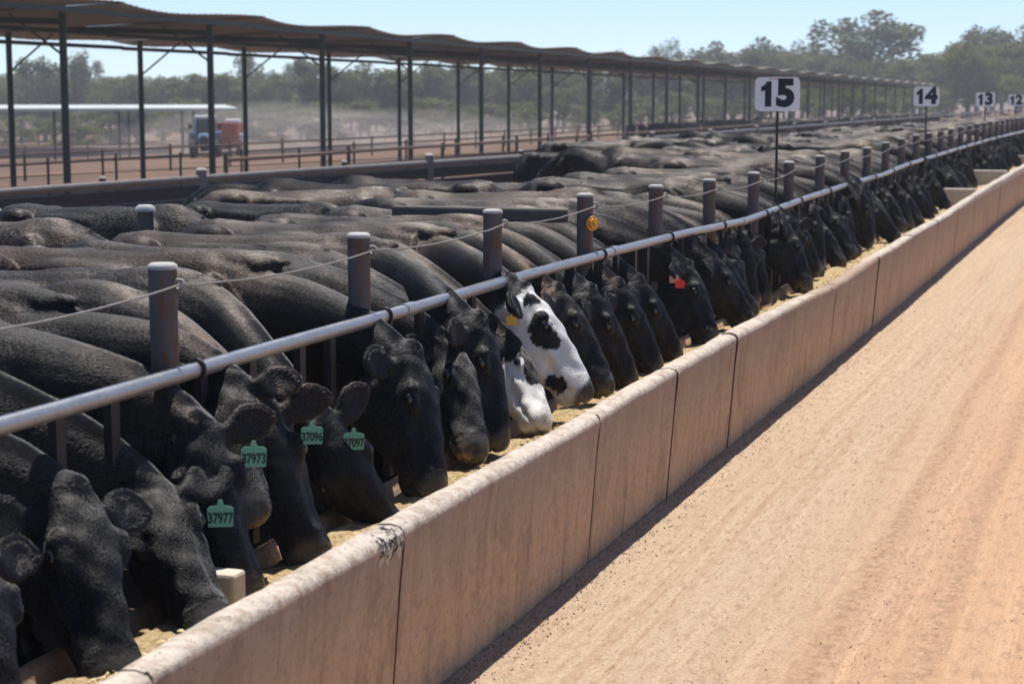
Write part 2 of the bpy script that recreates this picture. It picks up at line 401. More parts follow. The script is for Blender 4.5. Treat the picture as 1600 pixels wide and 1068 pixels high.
# feed
fx = list(np.linspace(-2.98, -2.40, 24)); fy = list(np.arange(3, 32, .05))+list(np.arange(32, 60, .5))
def fz(x, y):
    t = (x+2.40)/-.58
    return .455+und(y)-.03*t*t+.028*noise.noise((x*5, y*2.2, 5))+.018*noise.noise((x*20, y*20, 2))+.012*random.random()-(.10 if t > .93 else 0)
tag(grid('feed', fx, fy, fz, M_feed), 'pale grain and hay ration lying in the concrete trough', 'cattle feed', kind='stuff')
mb = MB()
for i in range(9000):
    y = 4+24*random.random()**1.6; x = -2.42-.36*random.random()**1.4
    z = fz(x, y)+.004; r = random.uniform(.006, .016)
    Q = Matrix.Rotation(random.random()*6.3, 3, 'Z') @ Matrix.Rotation(random.gauss(0, .6), 3, 'X')
    mb.add([V((x, y, z))+Q @ V(p) for p in ((-r, -r*.45, 0), (r, -r*.3, 0), (r*.8, r*.45, .003), (-r*.7, r*.4, .002))], [(0, 1, 2, 3)])
tag(mb.build('feed_flakes', M_flake), 'loose pale flakes scattered on top of the feed', 'cattle feed', kind='stuff')

# ------------------------------------------------------------------ bunk fence
fence = tag(empty('bunk_fence', (0, 0, 0)), 'steel post and pipe fence with wire above the feed bunk', 'fence')
PS = [5.60-1.70]+[5.60+1.69*i for i in range(40)]
PL = 3.19
ring_pts = []
for i, s in enumerate(PS):
    far = i > 16; dz = und(s)
    z1 = 1.515+dz+random.uniform(-.008, .008); r = .049
    tilt = random.uniform(-.012, .012)
    mb = MB(); mb.tube([(-PL, s, -.1), (-PL, s, .6), (-PL+tilt*.5, s+tilt, z1)], r, 10 if far else 20)
    p = mb.build('fence_post', M_post, fence)
    cx, cy = -PL+tilt*.5, s+tilt
    if random.random() < .9 or i < 8:
        mb = MB(); mb.tube([(cx, cy, z1-.002), (cx, cy, z1+.010), (cx, cy, z1+.016), (cx, cy, z1+.019)], [r+.003, r+.003, r*.92, r*.80], 10 if far else 20)
        mb.build('post_cap', M_cap, p)
    if i < 24:
        mb = MB()    # ring that carries the wire, on the road side
        c = V((cx+r+.016, cy-.004, z1-.055))
        mb.tube([c+V((.018*math.cos(t), .004*math.sin(t*2), .018*math.sin(t))) for t in np.linspace(0, 2*math.pi, 15)], .006, 6, cap=False)
        mb.build('wire_ring', M_wire, p)
        mb = MB()    # clamp round the rail
        c = V((-3.105, s+.06, 1.165+dz))
        mb.tube([c+V((.036*math.cos(t), .004*math.sin(t), .036*math.sin(t))) for t in np.linspace(0, 2*math.pi, 17)], .0075, 6, cap=False)
        mb.tube([c+V((-.03, 0, .01)), c+V((-.09, -.05, .03))], .008, 6)
        mb.build('rail_clamp', M_band, p)
    ring_pts.append(V((cx+r+.02, cy, z1-.055)))
pts = []; rs = []
s = 2.0
while s < 140:
    pts.append((-3.105+.004*noise.noise((s*.7, 0, 0)), s, 1.165+und(s)+.006*noise.noise((s*.5, 2, 0)))); rs.append(.0285)
    s += .25 if s < 60 else 2
fence_rail = MB().tube(pts, rs, 16).build('neck_rail', M_galv, fence)
for s in (7.62, 11.0, 14.9, 18.7, 22.3, 26.2):
    z = 1.165+und(s); MB().tube([(-3.105, s-.05, z), (-3.105, s+.05, z)], .0325, 16).build('rail_coupling', M_galv, fence_rail)
wp = [V((-3.10, 1.9, 1.44))]+ring_pts
pts = []
for a, b in zip(wp, wp[1:]):
    n = 14
    for i in range(n):
        t = i/n; p = a.lerp(b, t); p.z -= .028*4*t*(1-t); p.z += .004*noise.noise((p.y*6, 1, 1)); p.x += .004*noise.noise((p.y*5, 3, 1)); pts.append(p)
MB().tube(pts, .0036, 6).build('top_wire', M_wire, fence)
nb = 0; rest = MB()
for i, s in enumerate(PS):
    for d in (.17, .52, .93, 1.27):
        y = s+d+random.uniform(-.03, .03)
        if 8.6 < y < 9.2: continue
        mb = MB() if nb < 60 else rest
        z = 1.165+und(y)
        mb.box((-3.135, y, (z+.43)/2), (.03, .052, z-.43-.02))
        if nb < 60: mb.build('stanchion', M_bar, fence)
        nb += 1
tag(rest.build('far_stanchions', M_bar, fence), kind='stuff')
# yellow reel on one post
p3 = V((-PL, PS[4], 1.36)); d = V((.80, -.6, 0)).normalized()
mb = MB(); q = p3+d*.048
mb.tube([q, q+d*.02], .022, 12); mb.tube([q+d*.018, q+d*.028, q+d*.034], [.041, .046, .043], 20); mb.tube([q+d*.034, q+d*.046, q+d*.052], [.029, .034, .03], 16); mb.tube([q+d*.052, q+d*.066], .013, 8)
mb.build('reel_insulator', M_yell, [c for c in fence.children if c.name.startswith('fence_post')][4])

# ------------------------------------------------------------------ text
def text_mesh(body, size, off=.0, ext=.001):
    cu = bpy.data.curves.new('t', 'FONT'); cu.body = body; cu.size = size; cu.align_x = 'CENTER'; cu.align_y = 'CENTER'
    cu.offset = off; cu.extrude = ext; cu.resolution_u = 4
    o = bpy.data.objects.new('t', cu); COL.objects.link(o); dg = bpy.context.evaluated_depsgraph_get()
    me = bpy.data.meshes.new_from_object(o.evaluated_get(dg)); bpy.data.objects.remove(o); return me
def round_rect(w, h, r, n=6):
    out = []
    for cx, cy, a0 in ((w/2-r, h/2-r, 0), (-w/2+r, h/2-r, 90), (-w/2+r, -h/2+r, 180), (w/2-r, -h/2+r, 270)):
        for i in range(n+1):
            a = R(a0+90*i/n); out.append((cx+r*math.cos(a), cy+r*math.sin(a)))
    return out
def slab(mb, outline, t, Q=Matrix()):
    n = len(outline)
    vs = [Q @ V((x, y, t/2)) for x, y in outline]+[Q @ V((x, y, -t/2)) for x, y in outline]
    mb.add(vs, [tuple(range(n)), tuple(range(n, 2*n))[::-1]]+[(i, n+i, n+(i+1) % n, (i+1) % n) for i in range(n)])
    return mb
def numeral_mesh(num):
    mb = MB()
    one = [(-.026, -.115), (.032, -.115), (.032, .118), (-.010, .118), (-.030, .085), (-.062, .068), (-.062, .022), (-.026, .036)]
    slab(mb, [(x-.085, y) for x, y in one], .003)
    me = text_mesh(num[1], .33, .019, .0015)
    mb.add([(v.co.x+.075, v.co.y, v.co.z) for v in me.vertices], [tuple(p.vertices) for p in me.polygons])
    return mb.mesh('numerals')
FACE = Matrix.Rotation(R(90), 4, 'X')      # text plane facing -Y
for num, s, zc, words in (('15', 17.18, 2.145, 'white number 15 sign on thin pole, largest of the pen signs'), ('14', 29.44, 2.14, 'white number 14 sign on thin pole beyond the number 15 sign'), ('13', 40.45, 2.09, 'small far white number 13 sign on thin pole'), ('12', 50.1, 2.07, 'tiny far white number 12 sign at the right edge')):
    t = tag(empty('pen_sign', (-3.27, s, und(s))), words, 'sign', 'numbered pen signs along the bunk fence')
    z = zc-und(s)
    MB().tube([(0, 0, -.1), (0, 0, z+.10)], .013, 8).build('pole', M_bar, t)
    b = slab(MB(), round_rect(*((.42, .315) if num == '15' else (.395, .30)), .05), .006, Matrix.Translation((0, -.018, z)) @ FACE).build('board', M_sign, t)
    me = numeral_mesh(num); me.materials.append(M_navy)
    o = bpy.data.objects.new('numerals', me); COL.objects.link(o); o.parent = b
    o.matrix_local = Matrix.Translation((0, -.023, z)) @ FACE @ Matrix.Diagonal((1.03, 1, 1, 1))
    if num == '15': MB().box((.03, -.0225, z+.140), (.22, .003, .006)).build('red_stripe', M_red, b)

# ------------------------------------------------------------------ cattle
DG = bpy.context.evaluated_depsgraph_get
def bez(p, t): a, b, c, d = p; u = 1-t; return a*u**3+b*(3*u*u*t)+c*(3*u*t*t)+d*t**3
def interp(x, xs, ys): return float(np.interp(x, xs, ys))
def make_cow(name, poll, muz, face, size=1, rump=0., seed=0, paint='black', voxel=.014, fat=1., ear=(0, 0), food=0., hz=1., fur=0, hw=1.):
    """cow facing +X; poll and muzzle are local points, face = azimuth the forehead turns to (deg)"""
    rd = random.Random(seed)
    poll, muz = V(poll), V(muz)
    mb = MB()
    # trunk
    T = [(-2.30, 1.10, .07, .10), (-2.25, 1.10, .15, .19), (-2.14, 1.09, .205, .27), (-1.98, 1.05, .245, .33), (-1.72, .99, .265, .375), (-1.42, .96, .30, .405), (-1.12, .96, .29, .415), (-.88, .985, .262, .41), (-.72, 1.0, .235, .385)]
    secs = []; Y = V((0, 1, 0))
    spine = []
    for x, z, w, h in T:
        yo = rump*((x+.72)/1.6)**2
        z = z+(hz-1)*1.2*min(1, (-.60-x)/.4); c = V((x, yo, z)); secs.append((c, Y, V((0, 0, 1)), w*fat, h)); spine.append(c)
    sh = V((-.72, 0, 1.0))
    d_in = (muz-poll).normalized()
    P = [sh, sh+V((.30, 0, .03)), poll+V((-.22, 0, .10))-d_in*.03, poll+d_in*.05]
    NS = 9
    for i in range(1, NS+1):
        t = i/NS; c = bez(P, t); tn = (bez(P, min(1, t+.03))-bez(P, t-.03)).normalized()
        _, a, u = frame_of(tn)
        w = interp(t, [0, .2, .5, .8, 1], [.235, .195, .14, .112, .10])*(.5+.5*fat)
        h = interp(t, [0, .2, .5, .8, 1], [.385, .325, .235, .165, .125])
        secs.append((c, -a, u, w, h)); spine.append(c)
    mb.loft(secs, 24, 2.05)
    # withers, hooks, shoulder and thigh masses
    mb.ell((-.82, 0, 1.33+(hz-1)*.7), AX, (.26, .085, .075))
    mb.ell((-1.0, 0, 1.335+(hz-1)*1.1), AX, (.5, .06, .05))
    for sg in (-1, 1):
        yo = rump*.6
        mb.ell((-1.93, yo+sg*.185, 1.285+(hz-1)*1.2), AX, (.13, .085, .075))
        mb.ell((-1.52, yo*.5+sg*.125, 1.275+(hz-1)*1.15), AX, (.34, .085, .055))
        mb.ell((-2.05, yo+sg*.15, .95), AX, (.22, .12, .33))
        mb.ell((-.76, sg*.178, 1.0+(hz-1)*.5), (V((.95, 0, .3)), V((0, 1, 0)), V((-.3, 0, .95))), (.15, .095, .34))
        # legs
        f = V((-.74, sg*.15, .78)); js = [f, V((-.70, sg*.15, .62)), V((-.72, sg*.145, .42)), V((-.71, sg*.14, .37)), V((-.71, sg*.14, .16)), V((-.68, sg*.14, .09)), V((-.66, sg*.14, .0))]
        mb.tube(js, [.12, .095, .055, .056, .036, .045, .06], 12)
        js = [V((-2.0, yo+sg*.15, .92)), V((-1.93, yo+sg*.16, .70)), V((-2.10, yo+sg*.15, .50)), V((-2.13, yo+sg*.15, .44)), V((-2.08, yo+sg*.15, .18)), V((-2.05, yo+sg*.15, .09)), V((-2.02, yo+sg*.15, 0))]
        mb.tube(js, [.19, .13, .062, .056, .040, .047, .06], 12)
    yo = rump
    mb.tube([(-2.24, yo, 1.27), (-2.32, yo, 1.20), (-2.35, yo, .95), (-2.34, yo+.01, .6), (-2.35, yo+.01, .42), (-2.36, yo+.01, .28)], [.04, .034, .026, .022, .04, .014], 9)
    mb.tube([(-.45, poll.y*.15, .80), (-.62, 0, .60), (-.80, 0, .56)], [.04, .075, .10], 10)   # brisket
    # head frame: a along the nose, n out of the forehead, l to the cow's left
    a = d_in; fa = V((math.cos(R(face)), math.sin(R(face)), .25))
    n = (fa-a*fa.dot(a)).normalized(); l = n.cross(a).normalized()
    H = lambda x, y, z: poll+(a*x+l*y+n*z)*size
    hs = [(-.07, .06, .06, .02), (-.04, .09, .10, .07), (.01, .108, .130, .104), (.08, .115, .158, .118), (.15, .114, .172, .122), (.22, .104, .168, .117), (.29, .090, .142, .108), (.36, .078, .113, .098), (.42, .074, .095, .088), (.465, .083, .082, .080), (.505, .086, .074, .072), (.535, .076, .060, .060), (.552, .056, .042, .044), (.560, .028, .022, .03)]
    secs = [(H(x, 0, top-d), l, n, w*size, d*size) for x, w, d, top in hs]
    mb.loft(secs, 22, 2.3)
    hx = (a, l, n); S = size
    mb.ell(H(.455, 0, -.082), hx, (.070*S, .052*S, .030*S))
    mb.ell(H(-.025, 0, .062), hx, (.055*S, .06*S, .05*S))
    for sg in (-1, 1):
        mb.ell(H(.155, sg*.098, .065), hx, (.062*S, .024*S, .030*S))
        mb.ell(H(.13, sg*.074, -.115), hx, (.115*S, .044*S, .105*S))
        mb.ell(H(.495, sg*.048, .022), hx, (.036*S, .028*S, .030*S))
        # ear: flattened leaf
        e = H(.03, sg*.095, .015)
        dr = ear[0 if sg < 0 else 1]
        dv = (l*sg*math.cos(dr)-n*.10-a*(.12)+a*math.sin(dr)*.8).normalized()
        eu = (-a+n*.25); eu = (eu-dv*eu.dot(dv)).normalized(); en = dv.cross(eu)
        if en.dot(n+a*.3) < 0: en = -en
        es = []
        for t, w in ((0, .028), (.12, .036), (.3, .058), (.55, .064), (.78, .052), (.93, .028), (1, .008)):
            c = e+dv*(.19*S*t)+eu*(.018*S*math.sin(t*2.4))
            es.append((c, eu, en, w*S, (.022-.008*t)*S))
        vs = []; ne = 16
        for q_, (c, e1, e2, w, h) in enumerate(es):
            for k_ in range(ne):
                t_ = 2*math.pi*k_/ne; x_ = math.cos(t_)
                vs.append(c+e1*(w*1.08*x_)+e2*(h*math.sin(t_)*1.15-(.36*w if 0 < q_ < 6 else .2*w)*(1-x_*x_)*min(1, q_/3)))
        fs = [(q_*ne+k_, q_*ne+(k_+1) % ne, (q_+1)*ne+(k_+1) % ne, (q_+1)*ne+k_) for q_ in range(len(es)-1) for k_ in range(ne)]
        if e1.cross(e2).dot(dv) < 0: fs = [f[::-1] for f in fs]
        fs += [tuple(range(ne)), tuple((len(es)-1)*ne+k_ for k_ in range(ne))]
        mb.add(vs, fs, 0, True)
        tip = e+dv*.19*S
        if sg < 0: ear_r = (e.copy(), tip)
        else: ear_l = (e.copy(), tip)
    me0 = mb.mesh('t'); o = bpy.data.objects.new('t', me0); COL.objects.link(o)
    md = o.modifiers.new('r', 'REMESH'); md.mode = 'VOXEL'; md.voxel_size = voxel; md.use_smooth_shade = True
    md = o.modifiers.new('s', 'SMOOTH'); md.factor = .5; md.iterations = 8
    me = bpy.data.meshes.new_from_object(o.evaluated_get(DG())); bpy.data.objects.remove(o); bpy.data.meshes.remove(me0)
    me.name = name
    N = len(me.vertices); co = np.empty(N*3, np.float32); me.vertices.foreach_get('co', co); co = co.reshape(-1, 3).astype(np.float64)
    no = np.empty(N*3, np.float32); me.vertices.foreach_get('normal', no); no = no.reshape(-1, 3)
    # organic unevenness
    ph = rd.random()*20
    dsp = .006*np.sin(co[:, 0]*9+co[:, 2]*7+ph)*np.sin(co[:, 1]*11+co[:, 2]*6+ph*2)
    ribs = .004*np.sin(co[:, 0]*34)*np.exp(-((co[:, 0]+1.35)/.3)**2)*np.clip((1.2-co[:, 2])*3, 0, 1)
    co[:, 1] -= np.sign(co[:, 1])*.045*np.exp(-((co[:, 0]+1.74)/.14)**2-((co[:, 2]-1.08)/.16)**2)*np.clip(np.abs(co[:, 1])/.15, 0, 1)
    co[:, 1] -= np.sign(co[:, 1])*.030*np.exp(-((co[:, 0]+1.05)/.10)**2-((co[:, 2]-1.12)/.20)**2)*np.clip(np.abs(co[:, 1])/.15, 0, 1)
    co[:, 1] -= np.sign(co[:, 1])*.022*np.exp(-((co[:, 0]+.50)/.09)**2-((co[:, 2]-1.08)/.20)**2)*np.clip(np.abs(co[:, 1])/.12, 0, 1)
    onbody = np.clip((-.30-co[:, 0])*4, 0, 1)
    co += no*((dsp+ribs)*onbody)[:, None]
    hd = np.stack([(co-np.array(poll)) @ np.array(v) for v in (a, l, n)], 1)/size
    # bony relief of the face
    ay = np.abs(hd[:, 1]); G = lambda x, c, w: np.exp(-((x-c)/w)**2)
    ih = (hd[:, 0] > -.06) & (ay < .16) & (np.abs(hd[:, 2]) < .28)
    rel = -.016*G(hd[:, 0], .335, .075)*G(ay, .080, .035)*G(hd[:, 2], .055, .035)
    rel += .010*G(hd[:, 0], .27, .075)*G(hd[:, 2], .005-.12*0, .016)*(ay > .04)
    rel += -.014*G(hd[:, 0], .335, .06)*G(hd[:, 2], -.045, .028)*(ay > .03)
    rel += -.013*G(hd[:, 0], .065, .04)*G(ay, .105, .03)*G(hd[:, 2], .045, .035)
    rel += .010*G(hd[:, 0], .125, .022)*G(ay, .095, .03)*G(hd[:, 2], .085, .022)
    rel += -.012*G(hd[:, 0], .168, .022)*G(ay, .122, .03)*G(hd[:, 2], .056, .020)
    rel += .008*G(hd[:, 0], .40, .05)*G(hd[:, 2], -.01, .02)*(ay > .03)
    rel += -.010*G(hd[:, 0], .03, .03)*G(hd[:, 2], -.11, .06)*(ay > .05)
    rel += .0035*np.sin(hd[:, 0]*52+ph)*np.sin(hd[:, 1]*47+hd[:, 2]*38+ph)*(hd[:, 0] < .44)
    co += no*(rel*ih)[:, None]*size
    # nostrils and mouth pressed in
    nos = np.zeros(N)
    for sg in (-1, 1):
        q = ((hd[:, 0]-.528)/.020)**2+((hd[:, 1]-sg*.050)/.015)**2+((hd[:, 2]-.030)/.026)**2
        co -= no*(np.exp(-q)*.022)[:, None]; nos = np.maximum(nos, np.exp(-q*.8))
    q = ((hd[:, 2]+.028+.10*(.53-hd[:, 0]))/.009)**2+(np.clip(.36-hd[:, 0], 0, 1)/.02)**2
    co -= no*(np.exp(-q)*.014*(hd[:, 0] > .3))[:, None]
    me.vertices.foreach_set('co', co.astype(np.float32).ravel()); me.update()
    # paint: R white, G bare muzzle, B dust on the back, A food on the muzzle ; fur: length along the spine, angle round it
    sp = np.array([tuple(p) for p in spine]+[tuple(H(x, 0, 0)) for x in (.12, .25, .38, .52)])
    dl = np.concatenate([[0], np.cumsum(np.linalg.norm(np.diff(sp, axis=0), axis=1))])
    best = np.full(N, 1e9); ss = np.zeros(N); ang = np.zeros(N)
    for i in range(len(sp)-1):
        p0, dv = sp[i], sp[i+1]-sp[i]; L2 = dv @ dv
        t = np.clip((co-p0) @ dv/L2, 0, 1); c = p0+t[:, None]*dv; r = co-c; d2 = (r*r).sum(1)
        m = d2 < best; best[m] = d2[m]; ss[m] = (dl[i]+t*(dl[i+1]-dl[i]))[m]
        ang[m] = np.arctan2(np.hypot(r[:, 1], 0)*np.sign(r[:, 1]), r[:, 2])[m]*.3
    nk = np.clip((co[:, 0]+.95)/.35, 0, 1)*np.clip((.02-hd[:, 0])/.08, 0, 1)
    pc = np.zeros((N, 4))
    hm = hd[:, 0] > -.02; hm &= (np.abs(hd[:, 1]) < .2) & (np.abs(hd[:, 2]) < .3)
    ss[hm], ang[hm] = (ang[hm]*1.2+hd[hm, 1]*.6), ss[hm].copy()
    er_ = (np.abs(hd[:, 1]) > .135) & (np.abs(hd[:, 0]) < .3) & (np.abs(hd[:, 2]) < .25) & (co[:, 0] > -.35)
    ss[er_] = hd[er_, 0]*1.2; ang[er_] = np.abs(hd[er_, 1])
    inhead = (np.abs(hd[:, 1]) < .145) & (hd[:, 0] > -.05) & (hd[:, 2] > -.26) & (hd[:, 2] < .2)
    sm = lambda x, e0, e1: np.clip((x-e0)/(e1-e0), 0, 1)
    pc[:, 1] = sm(hd[:, 0]+.5*(hd[:, 2]-.05), .455, .485)*inhead*(np.abs(hd[:, 1]) < .11)
    pc[:, 2] = sm(co[:, 2], 1.0, 1.36)*sm(-co[:, 0], .2, .7)*.9+.15*sm(co[:, 2], .7, 1.2)*(co[:, 0] < -.3)
    pc[:, 3] = food*sm(hd[:, 0], .40, .50)*sm(-hd[:, 2], -.035, .02)*inhead
    wob = .014*np.sin(hd[:, 0]*38+1)+.012*np.sin(hd[:, 1]*45+hd[:, 2]*31)+.006*np.sin(hd[:, 0]*160+hd[:, 2]*90)+.004*rng.standard_normal(N)
    if paint == 'white':
        w = sm(hd[:, 0]+wob, -.03, -.015)*inhead
        w *= 1-(((hd[:, 0]-.17+wob-.4*(.05-hd[:, 2]))/.095)**2+((hd[:, 1]+.10)/.07)**2+((hd[:, 2]-.035+wob)/.052)**2 < 1)
        w *= 1-(((hd[:, 0]-.405)/.055)**2+((hd[:, 1]+.05)/.06)**2+((hd[:, 2]+.055+wob)/.04)**2 < 1)
        w *= 1-(((hd[:, 0]-.03)/.04)**2+((hd[:, 1]+.06+wob)/.04)**2+((hd[:, 2]-.07)/.05)**2 < 1)
        pc[:, 0] = w; pc[:, 1] *= np.clip(sm(hd[:, 0]+wob, .475, .50)*.8, 0, 1); pc[:, 0] *= 1-pc[:, 1]
    if paint == 'pied':
        w = sm(hd[:, 0]+wob, .13, .145)*inhead
        w *= 1-(((hd[:, 0]-.22+wob)/.10)**2+((hd[:, 1]+.03)/.075)**2+((hd[:, 2]-.09)/.05)**2 < 1)
        w *= 1-(((hd[:, 0]-.36)/.05)**2+((hd[:, 1]-.02)/.04)**2+((hd[:, 2]-.08+wob)/.04)**2 < 1)
        pc[:, 0] = w; pc[:, 1] *= .2
    if paint == 'face':
        pc[:, 0] = sm(hd[:, 0]+wob, .0, .02)*inhead
    if paint == 'spot':
        pc[:, 0] = (((hd[:, 0]-.10+wob)/.05)**2+((hd[:, 1])/.04)**2 < 1)*(hd[:, 2] > .06)
    at = me.attributes.new('paint', 'FLOAT_COLOR', 'POINT'); at.data.foreach_set('color', pc.astype(np.float32).ravel())
    at = me.attributes.new('fur', 'FLOAT_VECTOR', 'POINT'); at.data.foreach_set('vector', np.stack([ss, ang, nk], 1).astype(np.float32).ravel())
    me.materials.clear(); me.materials.append(M_coat)
    me.polygons.foreach_set('use_smooth', [True]*len(me.polygons))
    eyes = [H(.165, sg*.1165, .058) for sg in (-1, 1)]
    hair = None
    if fur:
        me.calc_loop_triangles(); nt_ = len(me.loop_triangles); tri = np.empty(nt_*3, np.int32); me.loop_triangles.foreach_get('vertices', tri); tri = tri.reshape(-1, 3)
        nn = np.empty(N*3, np.float32); me.vertices.foreach_get('normal', nn); nn = nn.reshape(-1, 3).astype(np.float64)
        A_ = np.linalg.norm(np.cross(co[tri[:, 1]]-co[tri[:, 0]], co[tri[:, 2]]-co[tri[:, 0]]), axis=1)
        cc = co[tri].mean(1); near_ = cc[:, 0] > -.9
        wt = A_*np.where(near_, 1., .45)*(cc[:, 2] > .45)*(cc[:, 0] > -2.25)
        wt *= 1-pc[tri[:, 0], 1]*.97
        r_ = np.random.default_rng(seed+500)
        ti = r_.choice(nt_, fur, p=wt/wt.sum()); b1 = np.sqrt(r_.random(fur)); b2 = r_.random(fur)
        bw = np.stack([1-b1, b1*(1-b2), b1*b2], 1)[:, :, None]
        ro = (co[tri[ti]]*bw).sum(1); rn = (nn[tri[ti]]*bw).sum(1); rn /= np.linalg.norm(rn, axis=1)[:, None]
        v0 = tri[ti, 0]
        bl = bw[:, :, 0]; ssi = (ss[tri[ti]]*bl).sum(1); agi = (ang[tri[ti]]*bl).sum(1); pci = (pc[tri[ti]]*bw).sum(1); hdv = (hd[tri[ti]]*bw).sum(1); face_ = hm[v0]
        fl_ = np.where(face_[:, None], np.array(tuple(a))*.9+np.array(tuple(n))*(-.1), np.array((-.75, 0, -.38)))
        fl_ = fl_-rn*(fl_*rn).sum(1)[:, None]; fl_ /= np.maximum(1e-6, np.linalg.norm(fl_, axis=1))[:, None]
        la = np.cross(rn, fl_)
        sw = np.where(face_, ro[:, 2]*.6, ssi); aw = np.where(face_, ssi, agi)
        am = .03+.20*np.exp(-((ro[:, 0]+.55)/.38)**2)
        w1 = np.sin(sw*210+np.sin(aw*19+sw*6+ph)*2.2+np.sin(aw*47)*.7)*am+np.sin(sw*11-aw*9+ph)*.20
        w1 += np.sin(sw*95+aw*33+ph*3)*am*.3+r_.normal(0, .07, fur)
        w1 *= np.where(face_, .55, 1.)
        d = fl_+la*w1[:, None]+rn*(.13+.01*np.sin(ro[:, 0]*19+ro[:, 2]*23+ph*2)+r_.normal(0, .03, fur))[:, None]
        d /= np.linalg.norm(d, axis=1)[:, None]
        ln = np.where(face_, .0085, .015)*r_.uniform(.7, 1.25, fur)*np.where(np.abs(hdv[:, 1]) > .13, .8, 1)
        p1 = ro-rn*.002; p2 = ro+d*(ln*.5)[:, None]; p3 = ro+(d+fl_*.35-rn*.05)*(ln*.95)[:, None]
        hc = bpy.data.hair_curves.new('coat_hair'); hc.add_curves([3]*fur)
        hc.attributes['position'].data.foreach_set('vector', np.stack([p1, p2, p3], 1).astype(np.float32).ravel())
        ra = hc.attributes.get('radius') or hc.attributes.new('radius', 'FLOAT', 'POINT')
        ra.data.foreach_set('value', np.tile(np.array([.00066, .00056, .00012]), fur).astype(np.float32)*hw)
        dn = .5+.5*np.sin(ro[:, 0]*6.1+ph)*np.sin(ro[:, 1]*9+ro[:, 2]*5+ph)+.25*np.sin(ro[:, 0]*17+ro[:, 1]*23+ph)
        du_ = np.clip(pci[:, 2]*np.clip(dn*1.3-.25, 0, 1), 0, 1)*rd.uniform(.35, 1.)*(1.7 if seed >= 70 else 1.)
        bk = np.array((.0015, .0015, .0018))*r_.uniform(.7, 1.3, fur)[:, None]
        br = np.clip(np.sin(ro[:, 0]*4+ro[:, 2]*5+ph*1.7)-.35, 0, 1)*rd.choice((0., .2, .6))
        bk = bk+(np.array((.020, .011, .007))-bk)*br[:, None]
        tone = bk+(np.array((.075, .058, .048))-bk)*(du_*.42)[:, None]
        wc_ = np.array((.70, .67, .62))*r_.uniform(.75, 1.15, fur)[:, None]*(1-.35*np.clip(np.sin(ro[:, 0]*21+ro[:, 2]*17)*np.sin(ro[:, 2]*33)-.35, 0, 1))[:, None]
        wc_ = wc_*np.where((hdv[:, 0] > .40)[:, None], np.array((.95, .80, .74)), 1.)
        tone = tone+(wc_-tone)*np.clip((pci[:, 0]-.5)*3+.5+r_.normal(0, .25, fur), 0, 1)[:, None]
        tl = hc.attributes.new('tone', 'FLOAT_COLOR', 'CURVE'); tl.data.foreach_set('color', np.concatenate([np.clip(tone, 0, 1), np.ones((fur, 1))], 1).astype(np.float32).ravel())
        hc.materials.append(M_hair); hair = hc
    return dict(me=me, eyes=eyes, ax=hx, er=ear_r, el=ear_l, size=size, hair=hair)
_eye = {}
def place_cow(g, loc, rz=0, sc=1, eyes=True):
    o = bpy.data.objects.new('cow', g['me']); COL.objects.link(o)
    o.location = loc; o.rotation_euler = (0, 0, rz); o.scale = (sc, sc, sc)
    if g['hair']:
        h = bpy.data.objects.new('coat_hair', g['hair']); COL.objects.link(h); h.parent = o
    if eyes:
        if id(g) not in _eye:
            ms = []
            for p in g['eyes']:
                ms.append(MB().ell(V((0, 0, 0)), g['ax'], (.024, .013, .017), 12, 8).mesh('eye')); ms[-1].materials.append(M_eye)
            _eye[id(g)] = ms
        for m, p in zip(_eye[id(g)], g['eyes']):
            e = bpy.data.objects.new('eye', m); COL.objects.link(e); e.parent = o; e.location = p
    return o
HOUSE = [(-.040, -.038), (.040, -.038), (.043, .022), (.034, .030), (.012, .032), (.006, .052), (-.006, .052), (-.012, .032), (-.034, .030), (-.043, .022)]
def ear_tag(cow, at, m, txt=None, rz=0, sc=1., label=None, tilt=0.):
    Q = Matrix.Translation(at) @ Matrix.Rotation(rz, 4, 'Z') @ Matrix.Rotation(tilt, 4, 'Y') @ FACE
    o = slab(MB(), [(x*sc, y*sc) for x, y in HOUSE], .0035).build('ear_tag', m, cow); o.matrix_local = Q
    if label: o['label'] = label
    if txt:
        me = text_mesh(txt, .038*sc, .0014, .0004); me.materials.append(M_tag_ink)
        t = bpy.data.objects.new('tag_number', me); COL.objects.link(t); t.parent = o
        t.matrix_local = Matrix.Translation((0, -.010*sc, .0028)) @ Matrix.Diagonal((.86, 1.25, 1, 1))
    return o
RX = -3.12
GF = 'black cattle feeding along the bunk'
